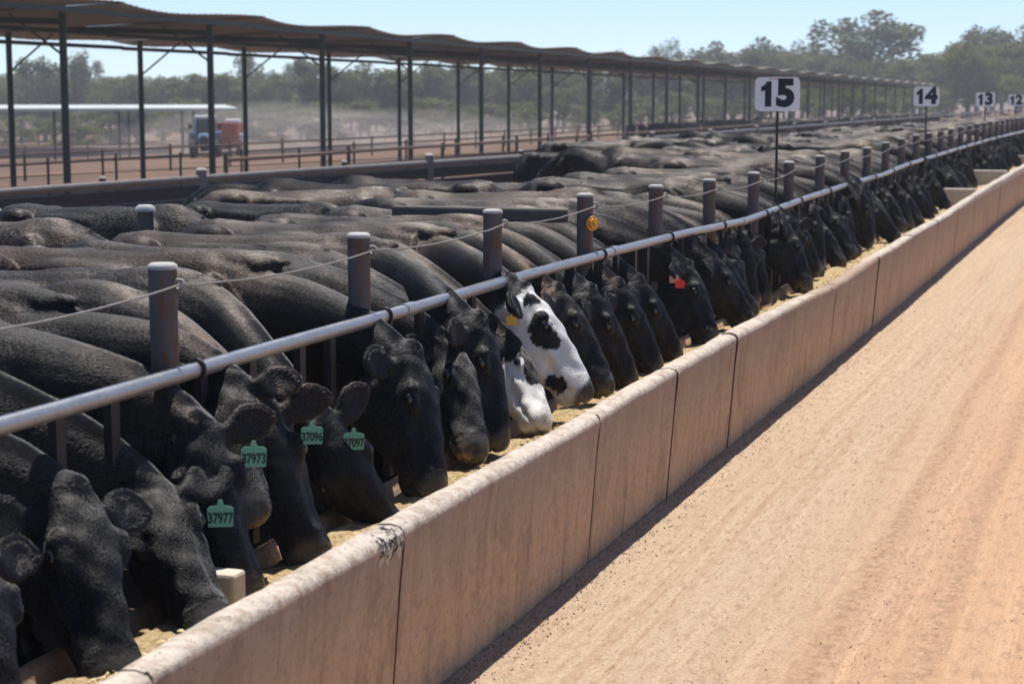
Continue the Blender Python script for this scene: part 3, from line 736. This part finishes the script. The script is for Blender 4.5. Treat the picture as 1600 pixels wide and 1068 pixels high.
#        body s, body x off, poll (L, s, z), muzzle (L, s, z), face azimuth, size, rump, paint, label
NEAR = [
 (3.66, .0, (3.05, 4.16, .84), (2.80, 4.02, .42), -20, 1.05, .0, 'black', 'black cow whose nose just shows at the very bottom left corner'),
 (4.25, .00, (3.08, 4.76, .86), (2.79, 4.56, .42), -25, 1.12, -.1, 'black', 'big black cow with lowered head in the bottom left, left of the 37977 tag'),
 (4.85, .02, (3.07, 5.24, .78), (2.70, 5.00, .44), -52, 1.08, .1, 'black', 'black cow with green 37977 ear tag, low head right of the big bottom left head'),
 (5.34, .06, (3.04, 5.50, .96), (2.82, 5.42, .44), -50, 1.08, .0, 'black', 'black cow with green 37973 ear tag, looking from behind the 37977 cow'),
 (5.82, -.02, (3.12, 5.90, 1.06), (2.88, 5.62, .62), -68, 1.0, .1, 'black', 'black cow facing the camera with feed round its muzzle'),
 (6.32, .02, (3.05, 5.97, .95), (2.80, 5.93, .44), -58, 1.08, .05, 'black', 'black cow with green 37096 ear tag and bent head'),
 (6.86, .0, (3.07, 6.54, .79), (2.79, 6.68, .36), -48, 1.08, .0, 'black', 'black cow with green 37097 ear tag, nose down against the lip'),
 (7.42, .06, (2.99, 7.22, .98), (2.79, 7.10, .43), 0, 1.10, -.1, 'black', 'black cow in dark profile just past the second fence post'),
 (7.95, -.02, (3.06, 7.94, .91), (2.80, 7.66, .49), -14, 1.04, .0, 'black', 'black cow with dusty feed on its muzzle, before the piebald heads'),
 (8.35, -.10, (3.10, 8.2, .88), (2.86, 7.92, .47), 0, .98, .1, 'black', 'black cow head squeezed in left of the piebald calf'),
 (8.72, .04, (3.0, 8.08, 1.02), (2.82, 8.02, .48), 8, 1.06, .0, 'black', 'black cow head directly behind the piebald calf, left of the white head'),
 (9.12, -.10, (3.04, 8.76, .82), (2.74, 8.50, .47), 2, .92, .0, 'pied', 'small black and white calf with a black eye patch, below the white head'),
 (9.50, .06, (3.05, 8.96, 1.05), (2.68, 8.98, .57), 16, 1.12, .0, 'white', 'white-headed cow with black patches and a yellow ear tag'),
 (10.02, .02, (3.05, 9.52, 1.00), (2.73, 9.54, .52), 16, 1.08, .1, 'black', 'black cow directly behind the white head, long straight face'),
 (10.52, .0, (3.03, 10.08, .95), (2.78, 10.22, .46), 20, 1.06, .0, 'black', 'second black cow past the white head, nose in the feed'),
 (11.05, .02, (3.03, 10.68, .93), (2.78, 10.80, .47), 12, 1.02, .0, 'black', 'third black cow past the white head, lowered small head'),
 (11.55, .0, (3.05, 11.25, .90), (2.80, 11.40, .46), 18, 1.0, .05, 'black', 'fourth black cow past the white head, just before the red tag'),
 (12.30, .02, (3.02, 12.42, .90), (2.80, 12.35, .46), 5, 1.02, .0, 'black', 'black cow wearing one red and one cream ear tag, well past the white-headed cow'),
]
near = []
for i, (bs, bx, p, m, fc, sz, rp, pt, lab) in enumerate(NEAR):
    org = V((RX+bx, bs, 0))
    P = V((-p[0], p[1], p[2]))-org; Mz = V((-m[0], m[1], m[2]))-org
    Mz = P+(Mz-P).normalized()*.53
    g = make_cow('cow', P, Mz, fc, sz, rp, i, pt, .0115, fat=.86, hz=(1.0, 1.02, 1.0, .97, 1.03, .98, 1.0, 1.04, .97, .99, 1.02, .92, 1.03, .99, 1.01, .97, 1.0, 1.02)[i], ear=(random.uniform(-.1, .3), random.uniform(-.1, .3)), food=.9 if i in (3, 4, 5, 8) else .35, fur=300000)
    o = place_cow(g, org); near.append((o, g)); tag(o, lab, 'cow', GF)
def hang(i, side, txt, sc=1., t=.60, dz=-.078, dx=.0, dy=-.085, m=M_green_tag, rz=.42):
    o, g = near[i]; e, tip = g['el' if side > 0 else 'er']; q = e.lerp(tip, t)
    return ear_tag(o, q+V((dx, dy, dz)), m, txt, rz, sc)
hang(2, 1, '37977', dx=.085, dy=-.11); hang(3, 1, '37973', dx=.05, dy=-.12); hang(5, 1, '37096', .92, dx=.05, dy=-.12, dz=-.085); hang(6, 1, '37097', .96, dz=-.125, dx=.05, dy=-.16); hang(12, -1, None, .62, .6, -.05, m=M_ytag)

hang(17, -1, None, .78, .7, -.07, .05, -.06, M_rtag); hang(17, -1, None, .75, .45, -.03, -.01, -.05, M_wtag)
# the rest of the row: a set of poses, each reused with its own turn and size
VAR = []
for j in range(14):
    py = random.uniform(-.30, .05); z = random.uniform(.80, 1.04); fc = (15, 5, -35, 24, 10, -55, 0, 20, -15, 30, -62, 12, 5, -25)[j]
    P = V((random.uniform(.03, .10), py, z)); ph_ = math.asin(min(.97, (z-.46)/.56)); ah = R(random.uniform(-40, 30)); d = V((math.cos(ph_)*math.cos(ah), math.cos(ph_)*math.sin(ah), -math.sin(ph_)))
    VAR.append(make_cow('cow', P, P+d*.53, fc, random.uniform(.98, 1.08), random.uniform(-.12, .12), 40+j, 'black', .015, fat=random.uniform(.82, .92), hz=random.uniform(.94, 1.05), ear=(random.uniform(-.2, .4), random.uniform(-.2, .4)), food=random.random(), fur=110000, hw=1.5))
ORD = 'first second third fourth fifth sixth seventh eighth ninth tenth eleventh twelfth thirteenth fourteenth'.split()
s = 12.90; lots = []; jlast = -1
while s < 75:
    if not (28.2 < s < 29.0 or 34.6 < s < 35.8): lots.append(s)
    s += random.uniform(.46, .58) if s < 40 else random.uniform(.56, .75)
bays = {}
for s in lots:
    b = int((s-PS[0])/1.69); bays.setdefault(b, []).append(s)
for b, ss in sorted(bays.items()):
    for q, s in enumerate(ss):
        j = random.choice([x for x in range(14) if abs(x-jlast) > 1]); jlast = j
        o = place_cow(VAR[j], (RX+random.uniform(-.12, .07), s+.12, und(s)), R(random.uniform(-11, 9)), random.uniform(.92, 1.06), eyes=s < 24)
        if s < 28: lab = 'black cow feeding just past the %s fence post, %s head in that bay' % (ORD[b-1], ('nearest', 'second', 'third', 'fourth', 'fifth')[q])
        elif s < 41: lab = 'small black cow head in the row between signs 14 and 13'
        else: lab = 'tiny black cow in the far end of the row beyond sign 13'
        tag(o, lab, 'cow', GF)
        if 20.5 < s < 21.1:
            g = VAR[j]; e, tip = g['er']; ear_tag(o, e.lerp(tip, .6)+V((.02, -.04, -.05)), M_wtag, None, .1, .8)

# loose cattle standing in the pens behind
UP = []
for j, (P, d, fc) in enumerate([((.05, -.1, 1.30), (.80, -.2, -.55), 0), ((.02, .15, 1.15), (.6, .3, -.74), 20), ((.05, .0, .75), (.45, -.1, -.88), 0), ((-.02, -.35, 1.22), (.35, -.75, -.55), -60)]):
    UP.append(make_cow('cow', V(P), V(P)+V(d).normalized()*.53, fc, 1., random.uniform(-.1, .1), 70+j, 'black', .017, fur=60000, hw=2.))
UPW = make_cow('cow', V((.05, -.1, 1.30)), V((.05, -.1, 1.30))+V((.8, -.2, -.55)).normalized()*.53, 0, 1., 0, 80, 'face', .017)
GS = 'black cattle standing in the pens behind the bunk row'
def stand(x, y, deg, j, lab, sc=1., g=None):
    c, s_ = math.cos(R(deg)), math.sin(R(deg))          # x, y is the middle of the body
    o = place_cow(g or UP[j], (x+1.4*c*sc, y+1.4*s_*sc, gz(x, y)), R(deg), sc, eyes=y < 20)
    return tag(o, lab, 'cow', GS)
stand(-6.9, 9.6, 8, 2, 'dusty black cow lying along behind the nearest bunk cows, back only', 1.0)
stand(-6.7, 10.9, -10, 2, 'black cow back seen left of the fourth fence post, behind the row', 1.02)
stand(-6.35, 12.7, -18, 0, 'black cow with raised head laid over the backs near the dividing rail', .97)
stand(-6.6, 13.9, 14, 2, 'brown-dusted black cow behind the dividing rail', 1.0)
stand(-6.9, 15.2, 170, 1, 'black cow turned away behind the dividing rail', 1.0)
stand(-11.15, 13.35, 22, 0, 'white-faced black cow at the left edge below the pen rail', 1.0, UPW)
k_ = 0
for y in np.arange(16.4, 52, 1.05):
    for row in range(2):
        if random.random() < .30 or (row and y < 27): continue
        x = -6.6-row*2.3+random.uniform(-.35, .35)
        if -x+ y*.02 > 9.6: continue
        stand(x, y+random.uniform(-.25, .25), random.choice((0, 180, 15, 195, -12, 165)), random.choice((0, 1, 2, 2, 3)), 'black cow back standing in the pen crowd behind the feeding row', random.uniform(.92, 1.03)); k_ += 1
for i in range(30):
    x = -random.uniform(15, 30); y = random.uniform(34, 150)
    if 24 < -x < 36 and i % 3: x = -random.uniform(27, 34)
    y = 85+.5*y
    stand(x, y, random.uniform(0, 360), random.choice((0, 1, 2, 3)), 'small dark cow resting in a far pen near the shade posts', .95)

t = tag(empty('pen_post', (-5.78, 9.95, 0)), 'lone round post with white cap poking up behind the nearest backs', 'post')
MB().tube([(0, 0, -.2), (0, 0, 1.42)], .05, 16).build('pole', M_post, t); MB().tube([(0, 0, 1.42), (0, 0, 1.445), (0, 0, 1.46)], [.062, .06, .04], 16).build('post_cap', M_cap, t)
# ------------------------------------------------------------------ pen fences
def pen_fence(name, label, A, B, heights, step, m, mp, r=.05, cap=True, capr=.06, ph=.12, shade_strips=()):
    A, B = V((*A, 0)), V((*B, 0)); d = B-A; Ln = d.length
    t = tag(empty(name, (A.x, A.y, gz(A.x, A.y))), label, 'fence', 'pen fences beyond the cattle')
    base = gz(A.x, A.y); W = lambda u, h: V((d.x*u, d.y*u, gz(A.x+d.x*u, A.y+d.y*u)-base+h))
    for h in heights:
        n = max(2, int(Ln/4)); MB().tube([W(i/n, h+.02*noise.noise((i*.6, h*9, Ln))) for i in range(n+1)], r, 8).build('rail', m, t)
    for h in shade_strips:
        n = max(2, int(Ln/4)); pts = [W(i/n, h) for i in range(n+1)]
        mb = MB(); vs = []
        for q in pts: vs += [q+V((.02, 0, .085)), q+V((-.02, 0, .085)), q+V((-.02, 0, -.085)), q+V((.02, 0, -.085))]
        mb.add(vs, [(i*4+k, i*4+(k+1) % 4, i*4+4+(k+1) % 4, i*4+4+k) for i in range(n) for k in range(4)]).build('board', M_bar, t)  # added dark strip standing in for the shade below the top rail
    n = max(1, int(Ln/step)); n = min(n, 60)
    hi = max(heights)
    for i in range(n+1):
        hh = hi+ph*random.uniform(.7, 1.3)
        p = MB().tube([W(i/n, -.1), W(i/n, hh)], capr, 8).build('post', mp, t)
        if cap: MB().tube([W(i/n, hh), W(i/n, hh+.03)], [capr*1.05, capr*.7], 8).build('post_cap', M_cap, p)
    return t
pen_fence('pen_fence', 'dark pipe pen fence with thick rails and grey capped posts', (-14.2, 18.0), (-9.4, 42), (1.12,), 5.4, M_pipe2, M_pipe2, .05, True, .08, shade_strips=(.94, .74, .54, .34))
pen_fence('pen_fence', 'second rusty pipe fence line behind the dark pen fence', (-17.6, 20), (-11.9, 46), (1.0, .6), 6, M_rust, M_rust, .05, True, .06)
pen_fence('pen_fence', 'fence of thin rusty posts before the far red ground', (-34, 38), (-19.5, 66), (1.05, .7, .4), 2.2, M_rust, M_rust, .016, False, .04, .2)
pen_fence('pen_fence', 'long rusty pipe fence running under the shade roof', (-21, 40), (-21, 200), (1.1, .7), 7, M_rust, M_rust, .05, False, .06)
pen_fence('pen_fence', 'long grey pipe fence running beside the pens to the right', (-13, 50), (-12, 190), (1.2, .8), 7, M_pipe2, M_pipe2, .05, True, .07)
pen_fence('pen_fence', 'far low fence behind the shade posts', (-44, 60), (-44, 230), (1.1, .7), 6, M_rust, M_rust, .05, False, .06)
pen_fence('pen_fence', 'farthest thin fence line before the trees', (-75, 80), (-75, 260), (1.1, .7), 8, M_rust, M_rust, .04, False, .05)
# dividing rail from the fourth bunk post back across the pen
t = tag(empty('dividing_fence', (-3.25, PS[4], 0)), 'short thick dividing rail running back from the fourth bunk post', 'fence')
MB().box((-.62, 0, 1.40), (1.14, .07, .085), bev=.015).build('rail', M_dark, t); MB().box((-.62, 0, .9), (1.14, .07, .08), bev=.015).build('rail', M_dark, t)
MB().box((-1.18, 0, .6), (.07, .06, 1.55), bev=.01).build('post', M_dark, t)

# ------------------------------------------------------------------ shade shed
S0, SP, NB = 41.86-2*7.95, 7.95, 26
shed = tag(empty('shade_shed', (0, 0, 0)), 'long open shade shed with wavy sheet roof on dark green posts', 'shade shed')
drop = lambda s: -.0031*(s-41.86)
def sheet_mesh(kx):
    n = 64; L0, L1 = 24.8, 34.7; xs = np.linspace(L0, L1, 7); vs = []; fs = []
    for i in range(n+1):
        t = -.012+1.024*i/n; sag = -.15*math.sin(math.pi*min(1, max(0, t))**.6)**2+.018*math.sin(t*2*math.pi*26)
        for j, L in enumerate(xs):
            q = j/6; vs.append((-L, t*SP, sag*(1-.3*q)-.36*q+0*t+.015*noise.noise((L*.4, t*3, kx))))
    m = 7
    for i in range(n):
        for j in range(m-1): fs.append((i*m+j, i*m+j+1, (i+1)*m+j+1, (i+1)*m+j))
    k = len(vs); vs += [(x, y, z-.012) for x, y, z in vs]; fs += [tuple(k+q for q in f)[::-1] for f in fs]
    for i in range(n):
        fs.append((i*m, (i+1)*m, k+(i+1)*m, k+i*m)); fs.append((i*m+m-1, k+i*m+m-1, k+(i+1)*m+m-1, (i+1)*m+m-1))
    me = MB().add(vs, fs, 0, True).mesh('roof_sheet'); me.materials.append(M_sheet); return me
SH = [sheet_mesh(i*3.7) for i in range(3)]
def shed_post(L, s, z1, r):
    return MB().tube([(-L, s, gz(-L, s)-.2), (-L, s, z1)], r, 10).build('shed_post', M_green, shed)
for i in range(NB+1):
    s = S0+SP*i; z = 4.53+drop(s); 
    if i < NB:
        o = bpy.data.objects.new('roof_sheet', SH[i % 3]); COL.objects.link(o); o.parent = shed; o.location = (0, s, z)
        for L in (25.1, 30.1, 34.3):
            MB().box((-L, s+SP/2, z-.27-.036*(L-24.8)), (.07, SP, .13)).build('purlin', M_green, shed)
    if i >= 1:
        shed_post(26.6, s, z-.02, .10); shed_post(33.6, s, z-.36, .095)
        MB().box((-30.1, s, z-.32), (7.2, .08, .16), M=Matrix.Rotation(R(2.1), 4, 'Y')).build('cross_beam', M_green, shed)
        MB().tube([(-26.7, s, z-1.25), (-28.2, s, z-.22)], .032, 6).build('brace', M_brace, shed)
        MB().tube([(-33.5, s, z-1.5), (-32.0, s, z-.42)], .032, 6).build('brace', M_brace, shed)

# far shed, low bunk wall, tractor and wagon
t = tag(empty('far_shed', (-75, 118, gz(-75, 118))), 'far low shed with a bright white roof line left of the tractor', 'shed')
A, B = V((-104, 104, 0)), V((-69.5, 133.5, 0)); dv = (B-A); rzf = math.atan2(dv.y, dv.x); g0 = gz(-75, 118)
zt = 1.42-g0
Lf = dv.length; mid_ = (A+B)/2-V((-75, 118, 0))
MB().box((mid_.x, mid_.y, zt), (Lf, 5, .22), M=Matrix.Rotation(rzf, 4, 'Z') @ Matrix.Rotation(R(3), 4, 'X')).build('roof', M_white, t)
for i in range(9):
    p = A.lerp(B, (i+.3)/9)-V((-75, 118, 0)); nrm = V((-dv.y, dv.x, 0)).normalized()
    for sg in (-1, 1):
        q = p+nrm*2.2*sg; MB().tube([(q.x, q.y, gz(-75+q.x, 118+q.y)-g0-.3), (q.x, q.y, zt-.1)], .10, 8).build('shed_post', M_green, t)
t = tag(empty('far_bunk_wall', (-86, 135, gz(-86, 135))), 'far dark low bunk wall under the white roofed shed', 'feed bunk')
nrm = V((-dv.y, dv.x, 0)).normalized()
MB().box((mid_.x-4, mid_.y-10, .35), (Lf+10, .5, .95), rz=rzf, bev=.05).build('wall', simple('far_wall', (.22, .20, .19), .9, var=.5, scale=.6), t)
MB().box((mid_.x-4, mid_.y-10, 1.0), (Lf+10, .12, .1), rz=rzf).build('rail', M_rust, t)

def wheel(parent, c, r, w):
    c = V(c)
    o = empty('wheel', c); o.parent = parent
    prof_ = [(r*.55, -w*.42), (r*.62, -w*.5), (r*.9, -w*.5), (r, -w*.3), (r*1.0, w*.3), (r*.9, w*.5), (r*.62, w*.5), (r*.55, w*.42)]
    mb = MB(); n = 26; vs = []; fs = []
    for k_ in range(n):
        an = 2*math.pi*k_/n; lug = 1+.03*(k_ % 2)
        for rr, x in prof_: vs.append((x, rr*lug*math.cos(an), rr*lug*math.sin(an)))
    m = len(prof_)
    for k_ in range(n):
        for j in range(m): fs.append((k_*m+j, k_*m+(j+1) % m, ((k_+1) % n)*m+(j+1) % m, ((k_+1) % n)*m+j))
    mb.add(vs, fs, 0, True).build('tyre', M_rubber, o)
    MB().tube([(-w*.3, 0, 0), (w*.3, 0, 0)], r*.57, 18).tube([(-w*.4, 0, 0), (w*.4, 0, 0)], r*.16, 10).build('rim', M_cabroof, o)
# tractor faces -Y
tx, ty = -62.2, 115.5
tr = tag(empty('tractor', (tx, ty, gz(tx, ty)), R(25)), 'blue tractor with white cab roof driving toward the camera', 'tractor')
for sg in (-1, 1):
    wheel(tr, (sg*.82, 1.0, .86), .86, .5); wheel(tr, (sg*.80, -1.45, .62), .62, .38)
MB().box((0, -.95, 1.28), (.78, 1.9, .78), bev=.12).build('hood', M_tblue, tr)
gr = MB().box((0, -1.92, 1.2), (.56, .05, .52), bev=.02).build('grille', M_rubber, tr)
for sg in (-1, 1): MB().tube([(sg*.27, -1.91, 1.48), (sg*.27, -1.97, 1.48)], .09, 12).build('headlight', M_lamp, tr)
MB().box((0, -.9, .72), (.5, 2.2, .5), bev=.06).box((0, .6, .85), (.8, 1.4, .6), bev=.06).build('chassis', M_rubber, tr)
cab = MB()
for sx in (-1, 1):
    for y in (-.05, 1.25): cab.tube([(sx*.62, y, 1.25), (sx*.66, y, 1.95), (sx*.60, y+.03, 2.72)], .05, 8)
cab.box((0, .6, 1.28), (1.3, 1.4, .16), bev=.04).build('cab', M_tblue, tr)
MB().box((0, .6, 2.0), (1.2, 1.24, 1.36), bev=.05).build('cab_window', M_glass, tr)
MB().box((0, .58, 2.80), (1.42, 1.62, .2), bev=.07).build('cab_roof', M_cabroof, tr)
for sg in (-1, 1):
    MB().box((sg*.82, .98, 1.76), (.55, 1.1, .08), bev=.03).box((sg*.82, .44, 1.5), (.55, .08, .5), bev=.03).build('mudguard', M_tblue, tr)
    MB().tube([(sg*.62, 0, 2.2), (sg*1.0, -.1, 2.2)], .02, 6).box((sg*1.02, -.1, 2.15), (.2, .05, .34), bev=.02).build('mirror', M_rubber, tr)
MB().tube([(.42, -.25, 1.6), (.42, -.25, 2.6)], .045, 8).build('exhaust', M_rubber, tr)
wx, wy = tx-2.25+1.2, ty+4.3+.65
wg = tag(empty('mixer_wagon', (wx, wy, gz(wx, wy)), R(20)), 'red feed mixer wagon towed behind the blue tractor', 'wagon')
vs = []
for z, x, y in ((.75, .75, 1.7), (1.3, 1.1, 2.1), (2.32, 1.22, 2.3), (2.36, 1.26, 2.34), (2.36, 1.14, 2.2), (1.6, 1.0, 2.0)):
    vs += [(-x, -y, z), (x, -y, z), (x, y, z), (-x, y, z)]
fs = [(0, 3, 2, 1), (20, 21, 22, 23)]
for i in range(5):
    for j in range(4): fs.append((i*4+j, i*4+(j+1) % 4, (i+1)*4+(j+1) % 4, (i+1)*4+j))
MB().add(vs, fs).build('hopper', M_wagon, wg)
MB().box((.75, -1.3, 2.48), (1.0, 1.3, .34), bev=.08).build('top_cover', M_cabroof, wg)
MB().box((0, 0, .62), (1.0, 4.2, .22)).tube([(-.4, -2.1, .6), (0, -3.4, .6)], .06, 8).tube([(.4, -2.1, .6), (0, -3.4, .6)], .06, 8).build('chassis', M_rubber, wg)
for sg in (-1, 1): wheel(wg, (sg*.95, .5, .55), .55, .36)
MB().box((1.36, -1.2, 1.35), (.30, .9, .5), bev=.05).build('discharge_chute', M_cabroof, wg)

# ------------------------------------------------------------------ trees
def leaf_mat(name, c1, c2):
    k = Mat(name, .6, spec=.3); f = k.noise(k.coords(), .9, 5, .6)
    c = k.mix(k.ramp(f, [(.3, 0.), (.7, 1.)]), c1, c2)
    k.color(c); tr = k.n('ShaderNodeBsdfTranslucent', Color=k.mix(.5, c, (.16, .17, .05))); mx = k.n('ShaderNodeMixShader')
    k.t.links.new(k.b.outputs[0], mx.inputs[1]); k.t.links.new(tr.outputs[0], mx.inputs[2]); mx.inputs[0].default_value = .38
    k.t.links.new(mx.outputs[0], k.t.nodes['Material Output'].inputs['Surface']); return k.m
LM = [leaf_mat('leaf_grey_green', (.065, .085, .040), (.13, .15, .075)), leaf_mat('leaf_olive', (.085, .10, .032), (.17, .175, .06)), leaf_mat('leaf_deep_green', (.048, .072, .030), (.105, .13, .052)), leaf_mat('leaf_yellow_green', (.08, .09, .03), (.17, .165, .065))]
def tree_meshes(seed, H, W, clumps, leaves, m, low=.35, ls=.32):
    rd = random.Random(seed); tk = MB(); cr = MB()
    lean = V((rd.uniform(-.06, .06), rd.uniform(-.06, .06), 1))
    fork = H*rd.uniform(.28, .40)
    tk.tube([(0, 0, -.4), lean*(fork*.5), lean*fork], [.032*H*.9, .024*H, .019*H], 9)
    top = lean*fork
    for i in range(clumps):
        an = i*2.4+rd.random(); rr = W*math.sqrt(rd.random())*.8; hz = H*(low+(1-low)*rd.random()**.8)
        hz = min(hz, H*(1-.28*(rr/W)**2))
        c = V((rr*math.cos(an), rr*math.sin(an), hz*.93)); R_ = V((W*rd.uniform(.24, .42), W*rd.uniform(.24, .42), H*rd.uniform(.07, .13)))
        mid = top.lerp(c, .55)+V((rd.uniform(-.3, .3), rd.uniform(-.3, .3), .35))
        tk.tube([top+V((0, 0, -.2)), mid, c], [.011*H, .007*H, .003*H], 6)
        for j in range(leaves):
            u = V((rd.gauss(0, 1), rd.gauss(0, 1), rd.gauss(0, 1))).normalized()*(rd.random()**.45)
            p = c+V((u.x*R_.x, u.y*R_.y, u.z*R_.z))
            q = Matrix.Rotation(rd.random()*6.3, 3, 'Z') @ Matrix.Rotation(rd.gauss(1.1, .5), 3, 'X')
            s_ = ls*rd.uniform(.55, 1.25)
            cr.add([p+q @ V(v) for v in ((-s_*.5, 0, 0), (0, -s_*.28, .04), (s_*.5, 0, 0), (0, s_*.28, -.03))], [(0, 1, 2, 3)])
    a = tk.mesh('trunk'); a.materials.append(M_trunk); b = cr.mesh('crown'); b.materials.append(m)
    return a, b
KIND = [('grey-green open eucalypt standing in the tree belt behind the sheds', tree_meshes(1, 11.5, 4.0, 26, 170, LM[0], .28, .44)),
        ('olive eucalypt with a broad crown in the tree belt behind the sheds', tree_meshes(2, 11, 4.6, 34, 175, LM[1], .22, .46)),
        ('deep green rounded tree in the belt behind the sheds', tree_meshes(3, 10.5, 4.2, 32, 180, LM[2], .18, .46)),
        ('tall thin grey-green tree rising out of the far belt', tree_meshes(4, 13, 3.0, 18, 160, LM[0], .38, .34)),
        ('short yellow-green bushy tree at the edge of the far belt', tree_meshes(5, 6.5, 3.4, 20, 160, LM[3], .10, .34)),
        ('low olive scrub tree filling the foot of the far belt', tree_meshes(6, 5.0, 3.6, 20, 150, LM[1], .05, .34))]
def plant(x, y, kd, sc, label=None, sx=1.):
    lab, (a, b) = KIND[kd]
    t = tag(empty('tree', (x, y, gz(x, y)), random.random()*6.3), label or lab, 'tree', 'trees of the far belt')
    t.scale = (sc*sx, sc*sx, sc)
    for nm, me in (('trunk', a), ('crown', b)):
        o = bpy.data.objects.new(nm, me); COL.objects.link(o); o.parent = t
TH = R(18.908)
def at(px, Z):     # ground point seen under image column px (1600 wide) at depth Z
    X = (px-800)/2880*Z
    return (X*math.cos(TH)-Z*math.sin(TH), X*math.sin(TH)+Z*math.cos(TH))
px = -120
while px < 1760:                                   # front rows
    Z = random.uniform(255, 300); x, y = at(px, Z)
    plant(x, y, random.choice((0, 1, 2, 1, 0)), random.uniform(.86, 1.06)); px += random.uniform(38, 56)
px = -120
while px < 1760:
    Z = random.uniform(310, 390); x, y = at(px, Z)
    plant(x, y, random.choice((0, 2, 3, 1)), random.uniform(.98, 1.22)); px += random.uniform(32, 48)
px = -120
while px < 1760:
    Z = random.uniform(235, 262); x, y = at(px, Z)
    plant(x, y, random.choice((4, 5, 5, 5)), random.uniform(.75, 1.1)); px += random.uniform(34, 60)
px = -120
while px < 1760:
    Z = random.uniform(400, 470); x, y = at(px, Z)
    plant(x, y, random.choice((1, 2)), random.uniform(1.05, 1.25), sx=1.3); px += random.uniform(36, 50)
for px, Z, kd, sc, sx, lab in ((1345, 300, 2, 1.70, 1.35, 'biggest broad tree, its domed crown standing high above the sign 15'), (1270, 310, 2, 1.25, 1.1, 'rounded tree close left of the biggest domed tree'), (1582, 290, 2, 1.36, 1.1, 'tall dark tree at the right edge of the skyline'), (1520, 300, 0, 1.32, 1, 'open tree just left of the tall right edge tree'), (1115, 320, 2, 1.38, .9, 'first small dark crown showing above the shade roof'), (1182, 320, 2, 1.42, .8, 'second pointed dark crown showing above the shade roof'), (1040, 330, 3, 1.22, 1, 'thin pale tree top barely above the shade roof'), (130, 270, 3, 1.08, 1.1, 'tall feathery tree between the first two shade posts'), (75, 280, 0, 1.16, 1, 'open grey tree at the left behind the first shade post')):
    x, y = at(px, Z); plant(x, y, kd, sc, lab, sx)

# ------------------------------------------------------------------ dust and air
def volume(name, density, color, aniso=.2):
    m = bpy.data.materials.new(name); m.use_nodes = True; t = m.node_tree
    t.nodes.remove(t.nodes['Principled BSDF']); v = t.nodes.new('ShaderNodeVolumePrincipled')
    v.inputs['Density'].default_value = density; v.inputs['Color'].default_value = (*color, 1); v.inputs['Anisotropy'].default_value = aniso
    t.links.new(v.outputs[0], t.nodes['Material Output'].inputs['Volume']); return m
HAZE = .0006
if HAZE:
    o = MB().box((-100, 290, 6), (700, 900, 48)).build('haze', volume('haze_air', HAZE, (.86, .92, 1.0), .3))
    tag(o, 'thin pale summer haze filling the air over the feedlot', 'haze', kind='stuff')
mb = MB()
dr_ = random.Random(5)
for i in range(26):
    q = dr_.random(); px = 392+420*q**1.2; Z = 138+55*q+dr_.uniform(-6, 14); x, y = at(px, Z)
    mb.ell((x, y, gz(x, y)+dr_.uniform(.2, 1.3)), AX, (dr_.uniform(5, 13), dr_.uniform(5, 12), dr_.uniform(1.0, 3.0)*(1.15-.5*q)), 18, 10)
o = mb.build('dust_cloud', volume('road_dust', .011, (.95, .88, .80), .2))
tag(o, 'pale dust cloud hanging over the ground behind the wagon', 'dust', kind='stuff')

# ------------------------------------------------------------------ light, sky, camera
sund = V((-.075, .27, 1)).normalized(); el = math.asin(sund.z); az = math.atan2(sund.x, sund.y)
sl = bpy.data.lights.new('sun', 'SUN'); sl.energy = 4.6; sl.angle = R(.55); sl.color = (1, .955, .88)
so = bpy.data.objects.new('sun', sl); COL.objects.link(so); so.rotation_euler = sund.to_track_quat('Z', 'Y').to_euler()
w = bpy.data.worlds.new('World'); scn.world = w; w.use_nodes = True; nt = w.node_tree
sky = nt.nodes.new('ShaderNodeTexSky'); sky.sky_type = 'NISHITA'; sky.sun_disc = False; sky.sun_elevation = el; sky.sun_rotation = az
sky.altitude = 2000; sky.air_density = .7; sky.dust_density = .5; sky.ozone_density = 3.0
bg = nt.nodes['Background']; bg.inputs['Strength'].default_value = .115; nt.links.new(sky.outputs[0], bg.inputs[0])
cam = bpy.data.cameras.new('camera'); co_ = bpy.data.objects.new('camera', cam); COL.objects.link(co_)
cam.sensor_width = 36; cam.lens = 64.8; cam.clip_end = 6000; cam.clip_start = .1
co_.location = (0, 0, 2.1); co_.rotation_euler = (R(90-7.497), 0, TH)
cam.dof.use_dof = True; cam.dof.focus_distance = 8.8; cam.dof.aperture_fstop = 4.5
scn.camera = co_
vs_ = scn.view_settings; vs_.view_transform = 'Standard'; vs_.look = 'None'; vs_.exposure = .52; vs_.gamma = 1
scn.cycles_curves.shape = 'RIBBONS'
scn.cycles.max_bounces = 6; scn.cycles.volume_bounces = 1; scn.cycles.transparent_max_bounces = 6
scn.cycles.use_denoising = True
